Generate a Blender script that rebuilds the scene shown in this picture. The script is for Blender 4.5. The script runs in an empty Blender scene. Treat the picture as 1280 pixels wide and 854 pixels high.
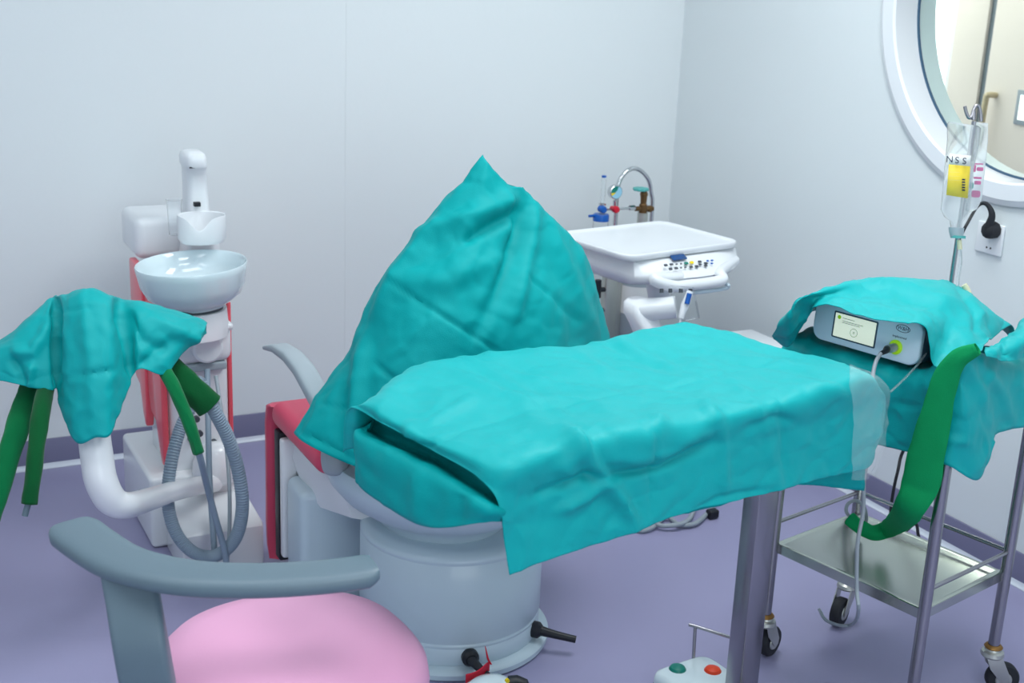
import bpy, bmesh, math, random
import numpy as np
from mathutils import Vector, Matrix, noise

random.seed(7)
PI = math.pi
SC = bpy.context.scene
COL = SC.collection
V = Vector

# ------------------------------------------------------------------ camera calibration (room corner = origin, metres)
F = 1600.0
def _n(v):
    v = np.array(v, float); return v / np.linalg.norm(v)
_up = -_n((-230, 5389, F))
_A = _n((3181, -339, F))
_X = _n(_A - _up * np.dot(_A, _up))
_Y = _n(np.cross(_up, _X))
R = np.stack([_X, _Y, _up])
_r = R @ np.array([179.5, 57, F])
_P = _r * (-1.65 / _r[2])
CAM = np.array([-_P[0], -_P[1], 1.65])

def _ray(px, py): return R @ np.array([px - 640, py - 427, F])
def atz(px, py, z):
    r = _ray(px, py); return V(CAM + r * ((z - CAM[2]) / r[2]))
def aty(px, py, y):
    r = _ray(px, py); return V(CAM + r * ((y - CAM[1]) / r[1]))
def atx(px, py, x):
    r = _ray(px, py); return V(CAM + r * ((x - CAM[0]) / r[0]))
def atd(px, py, d):
    return V(CAM + _ray(px, py) * (d / F))
def atv(px, py, a, b, off=0.0):
    """on the upright plane through ground points a, b (shifted off along its right-hand normal)"""
    dx, dy = b[0] - a[0], b[1] - a[1]
    l = math.hypot(dx, dy); nx, ny = dy / l, -dx / l
    r = _ray(px, py)
    t = ((a[0] + nx * off - CAM[0]) * nx + (a[1] + ny * off - CAM[1]) * ny) / (r[0] * nx + r[1] * ny)
    return V(CAM + r * t)
def proj(p):
    c = R.T @ (np.array(p, float) - CAM)
    return 640 + F * c[0] / c[2], 427 + F * c[1] / c[2], c[2]

# ------------------------------------------------------------------ materials
def srgb(r, g, b):
    f = lambda c: (c / 255 / 12.92) if c / 255 <= .04045 else ((c / 255 + .055) / 1.055) ** 2.4
    return (f(r), f(g), f(b), 1)

def mat(name, col, rough=.5, metal=0.0, spec=.5, bump=0.0, bscale=40, vary=0.0, vscale=6, coat=0.0, trans=0.0, ior=1.45, sheen=0.0, alpha=1.0, emit=None, estr=0.0, stretch=None):
    m = bpy.data.materials.new(name); m.use_nodes = True
    nt = m.node_tree; b = nt.nodes['Principled BSDF']
    I = b.inputs
    I['Base Color'].default_value = col; I['Roughness'].default_value = rough
    I['Metallic'].default_value = metal; I['Specular IOR Level'].default_value = spec
    I['Coat Weight'].default_value = coat; I['Transmission Weight'].default_value = trans
    I['IOR'].default_value = ior; I['Sheen Weight'].default_value = sheen; I['Alpha'].default_value = alpha
    if emit: I['Emission Color'].default_value = emit; I['Emission Strength'].default_value = estr
    tc = nt.nodes.new('ShaderNodeTexCoord')
    src = tc.outputs['Object']
    if stretch:
        mp = nt.nodes.new('ShaderNodeMapping'); mp.inputs['Scale'].default_value = stretch
        nt.links.new(src, mp.inputs['Vector']); src = mp.outputs['Vector']
    if bump > 0:
        nz = nt.nodes.new('ShaderNodeTexNoise'); nz.inputs['Scale'].default_value = bscale; nz.inputs['Detail'].default_value = 5
        bp = nt.nodes.new('ShaderNodeBump'); bp.inputs['Strength'].default_value = bump; bp.inputs['Distance'].default_value = .01
        nt.links.new(src, nz.inputs['Vector']); nt.links.new(nz.outputs['Fac'], bp.inputs['Height']); nt.links.new(bp.outputs['Normal'], I['Normal'])
    if vary > 0:
        nz = nt.nodes.new('ShaderNodeTexNoise'); nz.inputs['Scale'].default_value = vscale; nz.inputs['Detail'].default_value = 3
        mx = nt.nodes.new('ShaderNodeMix'); mx.data_type = 'RGBA'
        mx.inputs[6].default_value = tuple(c * (1 - vary) for c in col[:3]) + (1,)
        mx.inputs[7].default_value = tuple(min(1, c * (1 + vary)) for c in col[:3]) + (1,)
        nt.links.new(src, nz.inputs['Vector']); nt.links.new(nz.outputs['Fac'], mx.inputs[0]); nt.links.new(mx.outputs[2], I['Base Color'])
    return m

M = {}
M['wall'] = mat('wall_paint', srgb(222, 228, 230), .55, bump=.03, bscale=60, spec=.3)
M['wall2'] = mat('wall_paint_right', srgb(222, 229, 231), .55, bump=.03, bscale=60, spec=.3)
M['ceil'] = mat('ceiling_paint', srgb(240, 240, 240), .8)
M['floor'] = mat('lilac_vinyl', srgb(152, 150, 184), .36, spec=.35, vary=.04, vscale=1.5, bump=.02, bscale=120)
M['base'] = mat('slate_vinyl', srgb(124, 124, 152), .45, vary=.04)
M['strip'] = mat('white_strip', srgb(215, 222, 232), .4)
M['wht'] = mat('white_plastic', srgb(232, 236, 240), .28, coat=.3)
M['wht2'] = mat('white_enamel', srgb(192, 211, 222), .35, coat=.2)
M['cer'] = mat('white_ceramic', srgb(212, 228, 234), .12, coat=.6)
M['red'] = mat('coral_plastic', srgb(240, 90, 104), .3, coat=.3)
M['pink'] = mat('pink_leatherette', srgb(232, 168, 204), .42, bump=.05, bscale=250)
M['rose'] = mat('rose_leatherette', srgb(216, 74, 104), .42, bump=.05, bscale=250)
M['gry'] = mat('grey_plastic', srgb(98, 118, 130), .42, bump=.03, bscale=300)
M['lgry'] = mat('light_grey_plastic', srgb(160, 172, 180), .4)
M['dgry'] = mat('dark_grey', srgb(70, 76, 84), .5)
M['blk'] = mat('black_plastic', srgb(22, 26, 34), .45)
M['rub'] = mat('black_rubber', srgb(34, 36, 42), .7)
M['steel'] = mat('brushed_steel', srgb(164, 163, 168), .27, metal=1, bump=.02, bscale=30, stretch=(1, 1, .05), vary=.06)
M['chrome'] = mat('chrome', srgb(205, 208, 210), .12, metal=1)
M['mirror'] = mat('steel_sheet', srgb(192, 198, 188), .2, metal=1, vary=.05, vscale=9)
M['brass'] = mat('old_brass', srgb(120, 92, 60), .42, metal=.8, vary=.12, vscale=60)
M['rust'] = mat('yellow_zinc', srgb(150, 112, 62), .45, metal=.7, vary=.3, vscale=90)
M['zinc'] = mat('zinc_plate', srgb(190, 192, 186), .35, metal=.8)
M['teal'] = mat('teal_cotton', srgb(0, 168, 170), .5, spec=.3, sheen=.02, bump=.12, bscale=420, vary=.05, vscale=14)
M['teal2'] = mat('teal_cotton_deep', srgb(0, 154, 156), .55, spec=.15, sheen=.0, bump=.12, bscale=420, vary=.05, vscale=14)
M['grn2'] = mat('bright_green_cotton', srgb(10, 142, 84), .85, spec=.15, bump=.15, bscale=380, vary=.1, vscale=20)
M['grn'] = mat('green_cotton', srgb(2, 116, 66), .85, spec=.15, sheen=.2, bump=.15, bscale=380, vary=.1, vscale=20)
M['grnd'] = mat('deep_green_cotton', srgb(0, 84, 42), .85, spec=.15, sheen=.2, bump=.15, bscale=380, vary=.1, vscale=20)
M['hose'] = mat('grey_hose', srgb(136, 154, 170), .5)
M['cable'] = mat('grey_cable', srgb(150, 160, 168), .5)
M['blue'] = mat('blue_plastic', srgb(18, 90, 176), .3)
M['aqua'] = mat('aqua_plastic', srgb(84, 172, 168), .4)
M['lcd'] = mat('blue_lcd', srgb(16, 70, 128), .2)
M['orange'] = mat('orange_button', srgb(232, 66, 22), .35)
M['green'] = mat('green_button', srgb(0, 122, 108), .35)
M['crim'] = mat('crimson_tape', srgb(206, 26, 52), .45)
M['yel'] = mat('yellow_label', srgb(236, 208, 12), .5)
M['paper'] = mat('white_label', srgb(236, 238, 236), .6)
M['ink'] = mat('dark_ink', srgb(28, 34, 66), .6)
M['mag'] = mat('magenta_print', srgb(206, 112, 158), .5)
M['lime'] = mat('lime_ring', srgb(160, 210, 30), .4, emit=srgb(160, 220, 30), estr=.25)
M['dev'] = mat('device_blue_grey', srgb(214, 240, 252), .35, coat=.2)
M['devd'] = mat('device_dark', srgb(60, 84, 104), .4)
M['scr'] = mat('lit_screen', srgb(210, 222, 205), .3, emit=srgb(226, 236, 214), estr=.55)
M['cream'] = mat('cream_door', srgb(236, 228, 218), .5, vary=.02)
M['corr'] = mat('corridor_white', srgb(245, 246, 246), .6)
M['clear'] = mat('clear_plastic', (.97, .99, 1, 1), .06, trans=1.0, ior=1.12, alpha=.55)
M['milky'] = mat('milky_plastic', (.86, .9, .92, 1), .2, trans=.85, ior=1.15, alpha=.62)
M['bott'] = mat('bottle_plastic', (.9, .94, .96, 1), .1, trans=.9, ior=1.1, alpha=.5)
M['glass'] = mat('window_glass', (.88, .97, .93, 1), .02, trans=1.0, ior=1.02)
M['film'] = mat('plastic_film', (.9, .96, .97, 1), .3, alpha=.07, spec=.6)
M['lid'] = mat('cream_plastic', srgb(220, 214, 180), .4)
M['beige'] = mat('beige_card', srgb(178, 172, 162), .6)

# ------------------------------------------------------------------ building blocks
WM = {}            # top-level object -> world matrix

def props(o, label=None, cat=None, group=None, kind=None):
    if label: o['label'] = label
    if cat: o['category'] = cat
    if group: o['group'] = group
    if kind: o['kind'] = kind

def thing(name, label, cat, loc, rotz=0.0, group=None):
    o = bpy.data.objects.new(name, None); COL.objects.link(o)
    o.location = loc; o.rotation_euler = (0, 0, rotz); o.empty_display_size = .05
    WM[o] = Matrix.Translation(V(loc)) @ Matrix.Rotation(rotz, 4, 'Z')
    props(o, label, cat, group); return o

def topof(o):
    while o.parent: o = o.parent
    return o

def catmull(pts, n, closed=False):
    pts = [V(p) for p in pts]; out = []; N = len(pts)
    for i in range(N if closed else N - 1):
        g = (lambda k: pts[k % N]) if closed else (lambda k: pts[max(0, min(N - 1, k))])
        p0, p1, p2, p3 = g(i - 1), g(i), g(i + 1), g(i + 2)
        if not closed:
            if i == 0: p0 = p1 * 2 - p2
            if i == N - 2: p3 = p2 * 2 - p1
        for k in range(n):
            t = k / n
            out.append(.5 * ((2 * p1) + (p2 - p0) * t + (2 * p0 - 5 * p1 + 4 * p2 - p3) * t * t + (3 * p1 - p0 - 3 * p2 + p3) * t ** 3))
    if not closed: out.append(pts[-1])
    return out

class MB:
    """collects shapes in room coordinates; build() links them as one mesh"""
    def __init__(s): s.bm = bmesh.new()
    def box(s, lo, hi, bev=0.0, seg=3, T=None):
        b = bmesh.new(); bmesh.ops.create_cube(b, size=1)
        lo, hi = V(lo), V(hi)
        for v in b.verts: v.co = V(((lo[i] + hi[i]) / 2 + v.co[i] * (hi[i] - lo[i])) for i in range(3))
        if bev > 0: bmesh.ops.bevel(b, geom=b.edges[:], offset=bev, segments=seg, profile=.5, affect='EDGES')
        return s._add(b, T)
    def _add(s, b, T=None):
        if T is not None: b.transform(T)
        me = bpy.data.meshes.new('t'); b.to_mesh(me); b.free(); s.bm.from_mesh(me); bpy.data.meshes.remove(me); return s
    def tube(s, pts, r, seg=12, sub=0, closed=False, radii=None, flat=None, caps=True):
        pts = [V(p) for p in pts]
        if radii is None: radii = [r] * len(pts)
        if sub:
            rr = catmull([(q, 0, 0) for q in radii], sub, closed); radii = [q.x for q in rr]
            pts = catmull(pts, sub, closed)
        n = len(pts); tang = []
        for i in range(n):
            a = pts[(i - 1) % n] if (closed or i > 0) else pts[i]; c = pts[(i + 1) % n] if (closed or i < n - 1) else pts[i]
            tang.append((c - a).normalized())
        ref = V((0, 0, 1)) if abs(tang[0].z) < .9 else V((1, 0, 0))
        nrm = (ref - tang[0] * ref.dot(tang[0])).normalized(); rings = []
        for i in range(n):
            t = tang[i]; nrm = (nrm - t * nrm.dot(t)).normalized(); bn = t.cross(nrm)
            rings.append([s.bm.verts.new(pts[i] + (nrm * math.cos(2 * PI * k / seg) * (flat or 1) + bn * math.sin(2 * PI * k / seg)) * radii[i]) for k in range(seg)])
        for i in range(n if closed else n - 1):
            a, b = rings[i], rings[(i + 1) % n]
            for k in range(seg): s.bm.faces.new((a[k], a[(k + 1) % seg], b[(k + 1) % seg], b[k]))
        if caps and not closed:
            s.bm.faces.new(rings[0][::-1]); s.bm.faces.new(rings[-1])
        return s
    def loft(s, rings, caps=True, closed=False):
        rs = [[s.bm.verts.new(V(p)) for p in r] for r in rings]; n = len(rs[0])
        for i in range(len(rs) if closed else len(rs) - 1):
            a, b = rs[i], rs[(i + 1) % len(rs)]
            for k in range(n): s.bm.faces.new((a[k], a[(k + 1) % n], b[(k + 1) % n], b[k]))
        if caps and not closed: s.bm.faces.new(rs[0][::-1]); s.bm.faces.new(rs[-1])
        return s
    def lathe(s, c, prof, seg=40, sx=1, sy=1, T=None, sup=2.0):
        b = MB(); rings = []
        for r, z in prof:
            ring = []
            for k in range(seg):
                a = 2 * PI * k / seg; ca, sa = math.cos(a), math.sin(a)
                ca = math.copysign(abs(ca) ** (2 / sup), ca); sa = math.copysign(abs(sa) ** (2 / sup), sa)
                ring.append(V((max(r, 1e-4) * ca * sx, max(r, 1e-4) * sa * sy, z)))
            rings.append(ring)
        cl = prof[0][0] > .002 and len(prof) > 2
        b.loft(rings, caps=not cl, closed=cl)
        return s._add(b.bm, Matrix.Translation(V(c)) @ (T or Matrix.Identity(4)))
    def cyl(s, a, b, r, seg=20, r2=None): return s.tube([a, b], r, seg, radii=[r, r if r2 is None else r2])
    def prism(s, outline, depth, T, bev=0.0, seg=3):
        """outline in local xy, extruded along local z by depth"""
        b = bmesh.new(); vs = [b.verts.new((x, y, 0)) for x, y in outline]
        f = b.faces.new(vs); r = bmesh.ops.extrude_face_region(b, geom=[f])
        for v in r['geom']:
            if isinstance(v, bmesh.types.BMVert): v.co.z += depth
        bmesh.ops.recalc_face_normals(b, faces=b.faces[:])
        if bev > 0:
            ed = [e for e in b.edges if len(e.link_faces) == 2 and e.calc_face_angle(0) > 1.0]
            bmesh.ops.bevel(b, geom=ed, offset=bev, segments=seg, profile=.5, affect='EDGES')
        return s._add(b, T)
    def build(s, name, m, parent=None, loc=None, sharp=38, recalc=True, flat=False, label=None, cat=None, group=None, kind=None, subsurf=0):
        bm = s.bm
        if recalc: bmesh.ops.recalc_face_normals(bm, faces=bm.faces[:])
        if parent is not None:
            t = topof(parent); bm.transform(WM[t].inverted())
        elif loc is not None: bm.transform(Matrix.Translation(-V(loc)))
        for f in bm.faces: f.smooth = not flat
        for e in bm.edges:
            if len(e.link_faces) == 2 and e.calc_face_angle(0) > math.radians(sharp): e.smooth = False
        me = bpy.data.meshes.new(name); bm.to_mesh(me); bm.free()
        o = bpy.data.objects.new(name, me); COL.objects.link(o)
        for k in (m if isinstance(m, (list, tuple)) else [m]): me.materials.append(M[k] if isinstance(k, str) else k)
        if parent is not None: o.parent = parent
        else:
            if loc is not None: o.location = loc
            WM[o] = Matrix.Translation(V(loc or (0, 0, 0)))
        if subsurf:
            md = o.modifiers.new('smooth', 'SUBSURF'); md.levels = subsurf; md.render_levels = subsurf
        props(o, label, cat, group, kind); return o

def frame(o, xa, za):
    """matrix with origin o, local x along xa, local z along za"""
    x = V(xa).normalized(); z = V(za); z = (z - x * z.dot(x)).normalized(); y = z.cross(x)
    m = Matrix((x, y, z)).transposed().to_4x4(); m.translation = V(o); return m

def rot(o, a): return Matrix.Translation(V(o)) @ Matrix.Rotation(a, 4, 'Z')

def text(s, name, size, T, m, parent, label=None, align='CENTER', thick=.0004):
    cu = bpy.data.curves.new(name, 'FONT'); cu.body = s; cu.size = size; cu.align_x = align; cu.align_y = 'CENTER'; cu.extrude = thick
    tmp = bpy.data.objects.new(name + '_t', cu); COL.objects.link(tmp)
    dg = bpy.context.evaluated_depsgraph_get()
    me = bpy.data.meshes.new_from_object(tmp.evaluated_get(dg)); bpy.data.objects.remove(tmp)
    me.name = name; me.transform(WM[topof(parent)].inverted() @ T); me.materials.clear(); me.materials.append(M[m])
    o = bpy.data.objects.new(name, me); COL.objects.link(o); o.parent = parent
    return o

def rrect(w, h, r, n=5):
    out = []
    for cx, cy, a0 in ((w/2-r, h/2-r, 0), (-w/2+r, h/2-r, PI/2), (-w/2+r, -h/2+r, PI), (w/2-r, -h/2+r, 3*PI/2)):
        for k in range(n + 1):
            a = a0 + PI / 2 * k / n; out.append((cx + r * math.cos(a), cy + r * math.sin(a)))
    return out

def cloth(name, G, m, label, cat='drape', nu=12, nv=12, closed=False, folds=(), rumple=.004, rscale=7, fine=.0018, thick=.0016, seed=0, group=None, crisp=.004, press=((), ())):
    """G: rows of 3D control points; a draped sheet with real folds.  folds: (pixel polyline, height m, width px)"""
    rows = [catmull(r, nu, closed) for r in G]
    nc = len(rows[0])
    cols = [catmull([rows[i][j] for i in range(len(rows))], nv) for j in range(nc)]
    nr = len(cols[0])
    P = np.array([[cols[j][i] for j in range(nc)] for i in range(nr)], float)   # nr x nc x 3
    du = np.gradient(P, axis=1) if not closed else (np.roll(P, -1, 1) - np.roll(P, 1, 1))
    dv = np.gradient(P, axis=0)
    Nn = np.cross(du, dv); Nn /= (np.linalg.norm(Nn, axis=2, keepdims=True) + 1e-9)
    # face the camera side on average
    tc = CAM - P
    if (Nn * tc).sum() < 0: Nn = -Nn
    rel = (P - CAM) @ R
    px = 640 + F * rel[..., 0] / rel[..., 2]; py = 427 + F * rel[..., 1] / rel[..., 2]
    facing = np.clip((Nn * tc / np.linalg.norm(tc, axis=2, keepdims=True)).sum(2) * 4 + .3, 0, 1)
    D = np.zeros((nr, nc))
    for line, h, w in folds:
        best = np.full((nr, nc), 1e9); tt = np.zeros((nr, nc)); L = len(line) - 1
        for k in range(L):
            (ax, ay), (bx, by) = line[k], line[k + 1]
            ll = (bx - ax) ** 2 + (by - ay) ** 2
            t = np.clip(((px - ax) * (bx - ax) + (py - ay) * (by - ay)) / ll, 0, 1)
            d = np.hypot(px - ax - t * (bx - ax), py - ay - t * (by - ay))
            mk = d < best; best[mk] = d[mk]; tt[mk] = ((k + t) / L)[mk]
        taper = np.minimum(1, np.minimum(tt, 1 - tt) * 4 + .35)
        D += h * np.exp(-(best / w) ** 2) * taper * facing
    for i in range(nr):
        for j in range(nc):
            p = V(P[i, j])
            q = p * (rscale * .9) + V((seed * 1.7, 4, 2)); q += V((noise.noise(p * 5), noise.noise(p * 5 + V((9, 0, 0))), 0)) * .5
            D[i, j] += crisp * ((1 - abs(noise.noise(q))) ** 7 - (1 - abs(noise.noise(q * 1.7 + V((5, 5, 5))))) ** 8 * .6)
            for f_ in press[0]: D[i, j] += .0028 * math.exp(-((j / (nc - 1) - f_) * nc / 1.1) ** 2)
            for f_ in press[1]: D[i, j] -= .0028 * math.exp(-((i / (nr - 1) - f_) * nr / 1.1) ** 2)
            D[i, j] += rumple * noise.fractal(p * rscale + V((seed, 0, 0)), 1.0, 2.0, 3) + fine * (noise.noise(p * 40 + V((0, seed, 0))) + .7 * (1 - abs(noise.noise(p * 16 + V((seed, 2, 7))))) ** 6)
    P = P + Nn * D[..., None]
    b = MB(); vs = [[b.bm.verts.new(P[i, j]) for j in range(nc)] for i in range(nr)]
    for i in range(nr - 1):
        for j in range(nc if closed else nc - 1):
            b.bm.faces.new((vs[i][j], vs[i][(j + 1) % nc], vs[i + 1][(j + 1) % nc], vs[i + 1][j]))
    c = P.reshape(-1, 3); loc = (float(c[:, 0].mean()), float(c[:, 1].mean()), float(c[:, 2].min()))
    o = b.build(name, m, loc=loc, sharp=60, label=label, cat=cat, group=group)
    md = o.modifiers.new('thickness', 'SOLIDIFY'); md.thickness = thick; md.offset = 0
    return o

def sleeve(name, pts, widths, m, label, flat=.4, group=None, open_end=True):
    """a cloth tube slipped over a hose: flattened, wrinkled, open at its lower end"""
    b = MB(); P = catmull(pts, 8); Wd = [q.x for q in catmull([(w, 0, 0) for w in widths], 8)]; n = len(P); rings = []
    for i in range(n):
        t = (P[min(n - 1, i + 1)] - P[max(0, i - 1)]).normalized()
        view = (V(CAM) - P[i]).normalized(); w = t.cross(view).normalized(); d = w.cross(t).normalized()
        ring = []
        for k in range(20):
            a = 2 * PI * k / 20
            ww = Wd[i] * (1 + .10 * noise.noise(P[i] * 30 + V((k * .35, 0, 0))))
            ring.append(P[i] + w * math.cos(a) * ww + d * math.sin(a) * max(.013, ww * flat) * (1 + .25 * noise.noise(P[i] * 25 + V((0, k * .5, 3)))))
        rings.append(ring)
    b.loft(rings, caps=False)
    loc = tuple(P[-1])
    o = b.build(name, m, loc=loc, label=label, cat='sleeve', group=group)
    md = o.modifiers.new('thickness', 'SOLIDIFY'); md.thickness = .0015; md.offset = 0
    return o


def atp(px, py, p, n):
    """pixel onto the plane through p with normal n"""
    r = V(_ray(px, py)); c = V(CAM); n = V(n)
    return c + r * ((V(p) - c).dot(n) / r.dot(n))
# ------------------------------------------------------------------ the room
def slab(name, lo, hi, m, bev=0.0):
    return MB().box(lo, hi, bev).build(name, m, loc=((lo[0] + hi[0]) / 2, (lo[1] + hi[1]) / 2, lo[2]), kind='structure')

XW, YF, HC = -4.4, -6.2, 2.75
slab('floor', (XW - .1, YF - .1, -.1), (1.7, 3.1, 0), 'floor')
slab('ceiling', (XW - .1, YF - .1, HC), (1.7, 3.1, HC + .1), 'ceil')
slab('wall_back', (XW - .1, 0, 0), (.14, .12, HC), 'wall')
slab('wall_left', (XW - .1, YF, 0), (XW, 0, HC), 'wall')
slab('wall_front', (XW - .1, YF - .1, 0), (.14, YF, HC), 'wall')

def holed_wall(name, x0, x1, cy, cz, r, m):
    b = MB(); n = 96; ang = [2 * PI * k / n for k in range(n)]
    for cyy, czz in ((0, 0), (YF, 0), (YF, HC), (0, HC)): ang.append(math.atan2(czz - cz, cyy - cy) % (2 * PI))
    ang = sorted(set(round(a, 6) for a in ang)); A, B = [], []
    for a in ang:
        c, s = math.cos(a), math.sin(a); t = 1e9
        if c > 1e-6: t = min(t, (0 - cy) / c)
        if c < -1e-6: t = min(t, (YF - cy) / c)
        if s > 1e-6: t = min(t, (HC - cz) / s)
        if s < -1e-6: t = min(t, (0 - cz) / s)
        A.append((cy + c * r, cz + s * r)); B.append((cy + c * t, cz + s * t))
    vi = [[b.bm.verts.new((x, p[0], p[1])) for p in L] for x in (x0, x1) for L in (A, B)]
    k = len(ang)
    for i in range(k):
        j = (i + 1) % k
        b.bm.faces.new((vi[0][i], vi[0][j], vi[1][j], vi[1][i])); b.bm.faces.new((vi[2][i], vi[3][i], vi[3][j], vi[2][j]))
        b.bm.faces.new((vi[0][i], vi[2][i], vi[2][j], vi[0][j])); b.bm.faces.new((vi[1][i], vi[1][j], vi[3][j], vi[3][i]))
    return b.build(name, m, loc=(x0, (YF) / 2, 0), kind='structure', sharp=30)

WY, WZ = -1.61, 1.606
holed_wall('wall_right', 0, .14, WY, WZ, .5, 'wall2')

TX = Matrix.Rotation(-PI / 2, 4, 'Y')     # local z -> world -x (towards the room)
win = thing('window_1', None, None, (0, WY, WZ)); win['kind'] = 'structure'
b = MB(); b.lathe((0, WY, WZ), [(.486, -.15), (.486, .012), (.492, .018), (.535, .018), (.552, .01), (.553, .001), (.505, .001), (.505, -.15)], 128, T=TX)
fr = b.build('window_frame', 'wht', win, sharp=25)
b = MB(); b.tube([(.078, WY + .484 * math.cos(2 * PI * k / 96), WZ + .484 * math.sin(2 * PI * k / 96)) for k in range(96)], .0045, 8, closed=True)
b.build('gasket', mat('blue_grey_gasket', srgb(52, 84, 110), .5), win)
MB().lathe((.082, WY, WZ), [(.4835, -.003), (.4835, .003)], 96, T=TX).build('window_pane', 'glass', win, flat=True)

# baseboards with a white cove strip
slab('baseboard_back', (XW, -.007, .012), (-.008, -.0005, .101), 'base', .002)
slab('baseboard_right', (-.007, YF, .012), (-.0005, -.008, .101), 'base', .002)
def cove(name, p, q, nx, ny):
    b = MB(); L = []
    for P0 in (p, q):
        L.append([(P0[0] + nx * dx, P0[1] + ny * dx, dz) for dx, dz in ((0.0005, .0005), (.016, .0005), (.016, .003), (.012, .006), (.009, .012), (.008, .018), (.0005, .018))])
    b.loft(L); return b.build(name, 'strip', loc=(p[0], p[1], 0), kind='structure')
cove('trim_1', (XW, 0), (0, 0), 0, -1); cove('trim_2', (0, YF), (0, 0), -1, 0)
x = aty(433.5, 120, 0).x
slab('trim_3', (x - .004, -.0012, .1), (x + .004, 0.0, HC), 'wall')

# the corridor seen through the round window
CX = 1.55
slab('wall_corridor', (CX, YF, 0), (CX + .1, 3.1, HC), 'corr')
slab('wall_end', (0, 3.0, 0), (CX, 3.1, HC), 'corr')
slab('wall_side', (0, .12, 0), (.14, 3.0, HC), 'corr')
yl = atx(1208, 0, CX).y; ym = atx(1252, 0, CX).y
d = thing('door_1', None, None, (CX, ym, 0)); d['kind'] = 'structure'
MB().box((CX - .045, ym + .018, .01), (CX - .005, yl, 2.3), .004).build('door_leaf', 'cream', d)
MB().box((CX - .045, ym - 1.0, .01), (CX - .005, ym - .018, 2.3), .004).build('door_leaf', 'cream', d)
MB().box((CX - .03, ym - .018, .01), (CX - .004, ym + .018, 2.3)).build('door_gap', mat('door_gap_grey', srgb(120, 132, 140), .4, metal=.5), d)
h1, h2 = atx(1245, 119, CX - .045), atx(1240, 208, CX - .045)
b = MB(); hx = CX - .09
b.tube([(CX - .046, h1.y, h1.z), (hx, h1.y, h1.z), (hx - .006, h1.y + .006, h1.z - .03), (hx - .006, h1.y + .006, h2.z + .03), (hx, h1.y, h2.z), (CX - .046, h1.y, h2.z)], .013, 12, sub=5)
b.build('door_handle', mat('satin_beige_metal', srgb(206, 192, 160), .3, metal=.4), d)
q1, q2 = atx(1274, 112, CX - .045), atx(1300, 160, CX - .045)
MB().box((CX - .052, q2.y, q2.z), (CX - .044, q1.y, q1.z), .002).build('view_frame', 'lgry', d)
MB().box((CX - .054, q2.y + .02, q2.z + .02), (CX - .05, q1.y - .02, q1.z - .02)).build('view_pane', mat('bright_view_pane', (1, 1, 1, 1), .3, emit=(1, 1, 1, 1), estr=.9), d)
w2 = thing('window_2', None, None, (CX, yl + .7, 1.3)); w2['kind'] = 'structure'
MB().box((CX - .02, yl + .03, .7), (CX - .004, yl + 1.5, 2.5), .003).build('window_pane', mat('bright_daylight_pane', (1, 1, 1, 1), .3, emit=(.95, 1, 1, 1), estr=1.3), w2)
b = MB(); b.box((CX - .03, yl + .005, .66), (CX - .004, yl + .03, 2.54)); b.box((CX - .03, yl + 1.5, .66), (CX - .004, yl + 1.54, 2.54)); b.box((CX - .03, yl + .03, .66), (CX - .004, yl + 1.5, .7)); b.box((CX - .03, yl + .03, 2.5), (CX - .004, yl + 1.5, 2.54))
b.build('window_frame', 'corr', w2)

# wall socket and the black plug in it
s0 = thing('wall_socket', 'white square socket plate below the round window with a black plug', 'socket', (0, -1.6, .92))
sc = atx(1239, 298, 0)
MB().box((-.009, sc.y - .047, sc.z - .044), (-.0004, sc.y + .047, sc.z + .044), .003).build('plate', 'wht', s0)
b = MB()
for dy in (-.007, .007): b.cyl((-.0098, sc.y + dy - .004, sc.z - .026), (-.0085, sc.y + dy - .004, sc.z - .026), .0028, 10)
b.build('pin_hole', 'blk', s0)
pc = atx(1237, 288, -.03)
pl = thing('power_plug', 'black round plug with its cord stuck in the white wall socket', 'plug', (-.01, pc.y, pc.z))
MB().lathe((-.0102, pc.y, pc.z), [(.024, 0), (.025, .012), (.022, .03), (.012, .036), (.001, .037)], 10, T=TX).build('plug_body', 'rub', pl)
b = MB(); b.tube([pc + V((-.006, 0, .01)), atx(1240, 268, -.04), atx(1233, 255, -.05), atx(1222, 258, -.08), atx(1206, 285, -.3)], .006, 10, sub=6, radii=[.013, .009, .006, .0045, .004])
b.tube([atx(1206, 285, -.3), atd(1195, 310, 3.34), atd(1189, 345, 3.38), atd(1186, 372, 3.40)], .004, 10, sub=5)
b.build('cord', 'rub', pl)
# ------------------------------------------------------------------ the dental chair
DC = (-1.602, -1.478)
ch = thing('dental_chair', 'white dental chair with rose upholstery and grey armrest under the tall teal drape', 'dental chair', (DC[0], DC[1], 0))
c0 = (DC[0], DC[1], 0)
MB().lathe(c0, [(.001, .0005), (.248, .0005), (.254, .006), (.254, .018), (.246, .026), (.22, .03), (.001, .03)], 80).build('base_ring', 'wht2', ch)
MB().lathe(c0, [(.18, .028), (.226, .028), (.228, .034), (.228, .07), (.2265, .0725), (.2265, .0745), (.228, .077), (.228, .082), (.226, .084), (.226, .086), (.229, .09), (.229, .288), (.2265, .2905), (.2265, .2925), (.229, .296), (.229, .302), (.222, .312), (.19, .318), (.001, .318)], 80).build('base_drum', 'wht2', ch, sharp=50)
MB().lathe((DC[0] - .02, DC[1] + .02, 0), [(.10, .30), (.17, .312), (.178, .33), (.19, .345), (.23, .365), (.275, .395), (.305, .43), (.315, .468), (.305, .49), (.26, .5), (.001, .5)], 80, sx=.92, sy=1.0).build('seat_shell', 'wht2', ch, sharp=50)
# foot-side box of the base, its rounded corner towards the camera
b = MB(); b.box((-1.918, -1.25, .0008), (-1.44, -1.112, .335), .024, 4); b.build('base_housing', 'wht2', ch)
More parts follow.
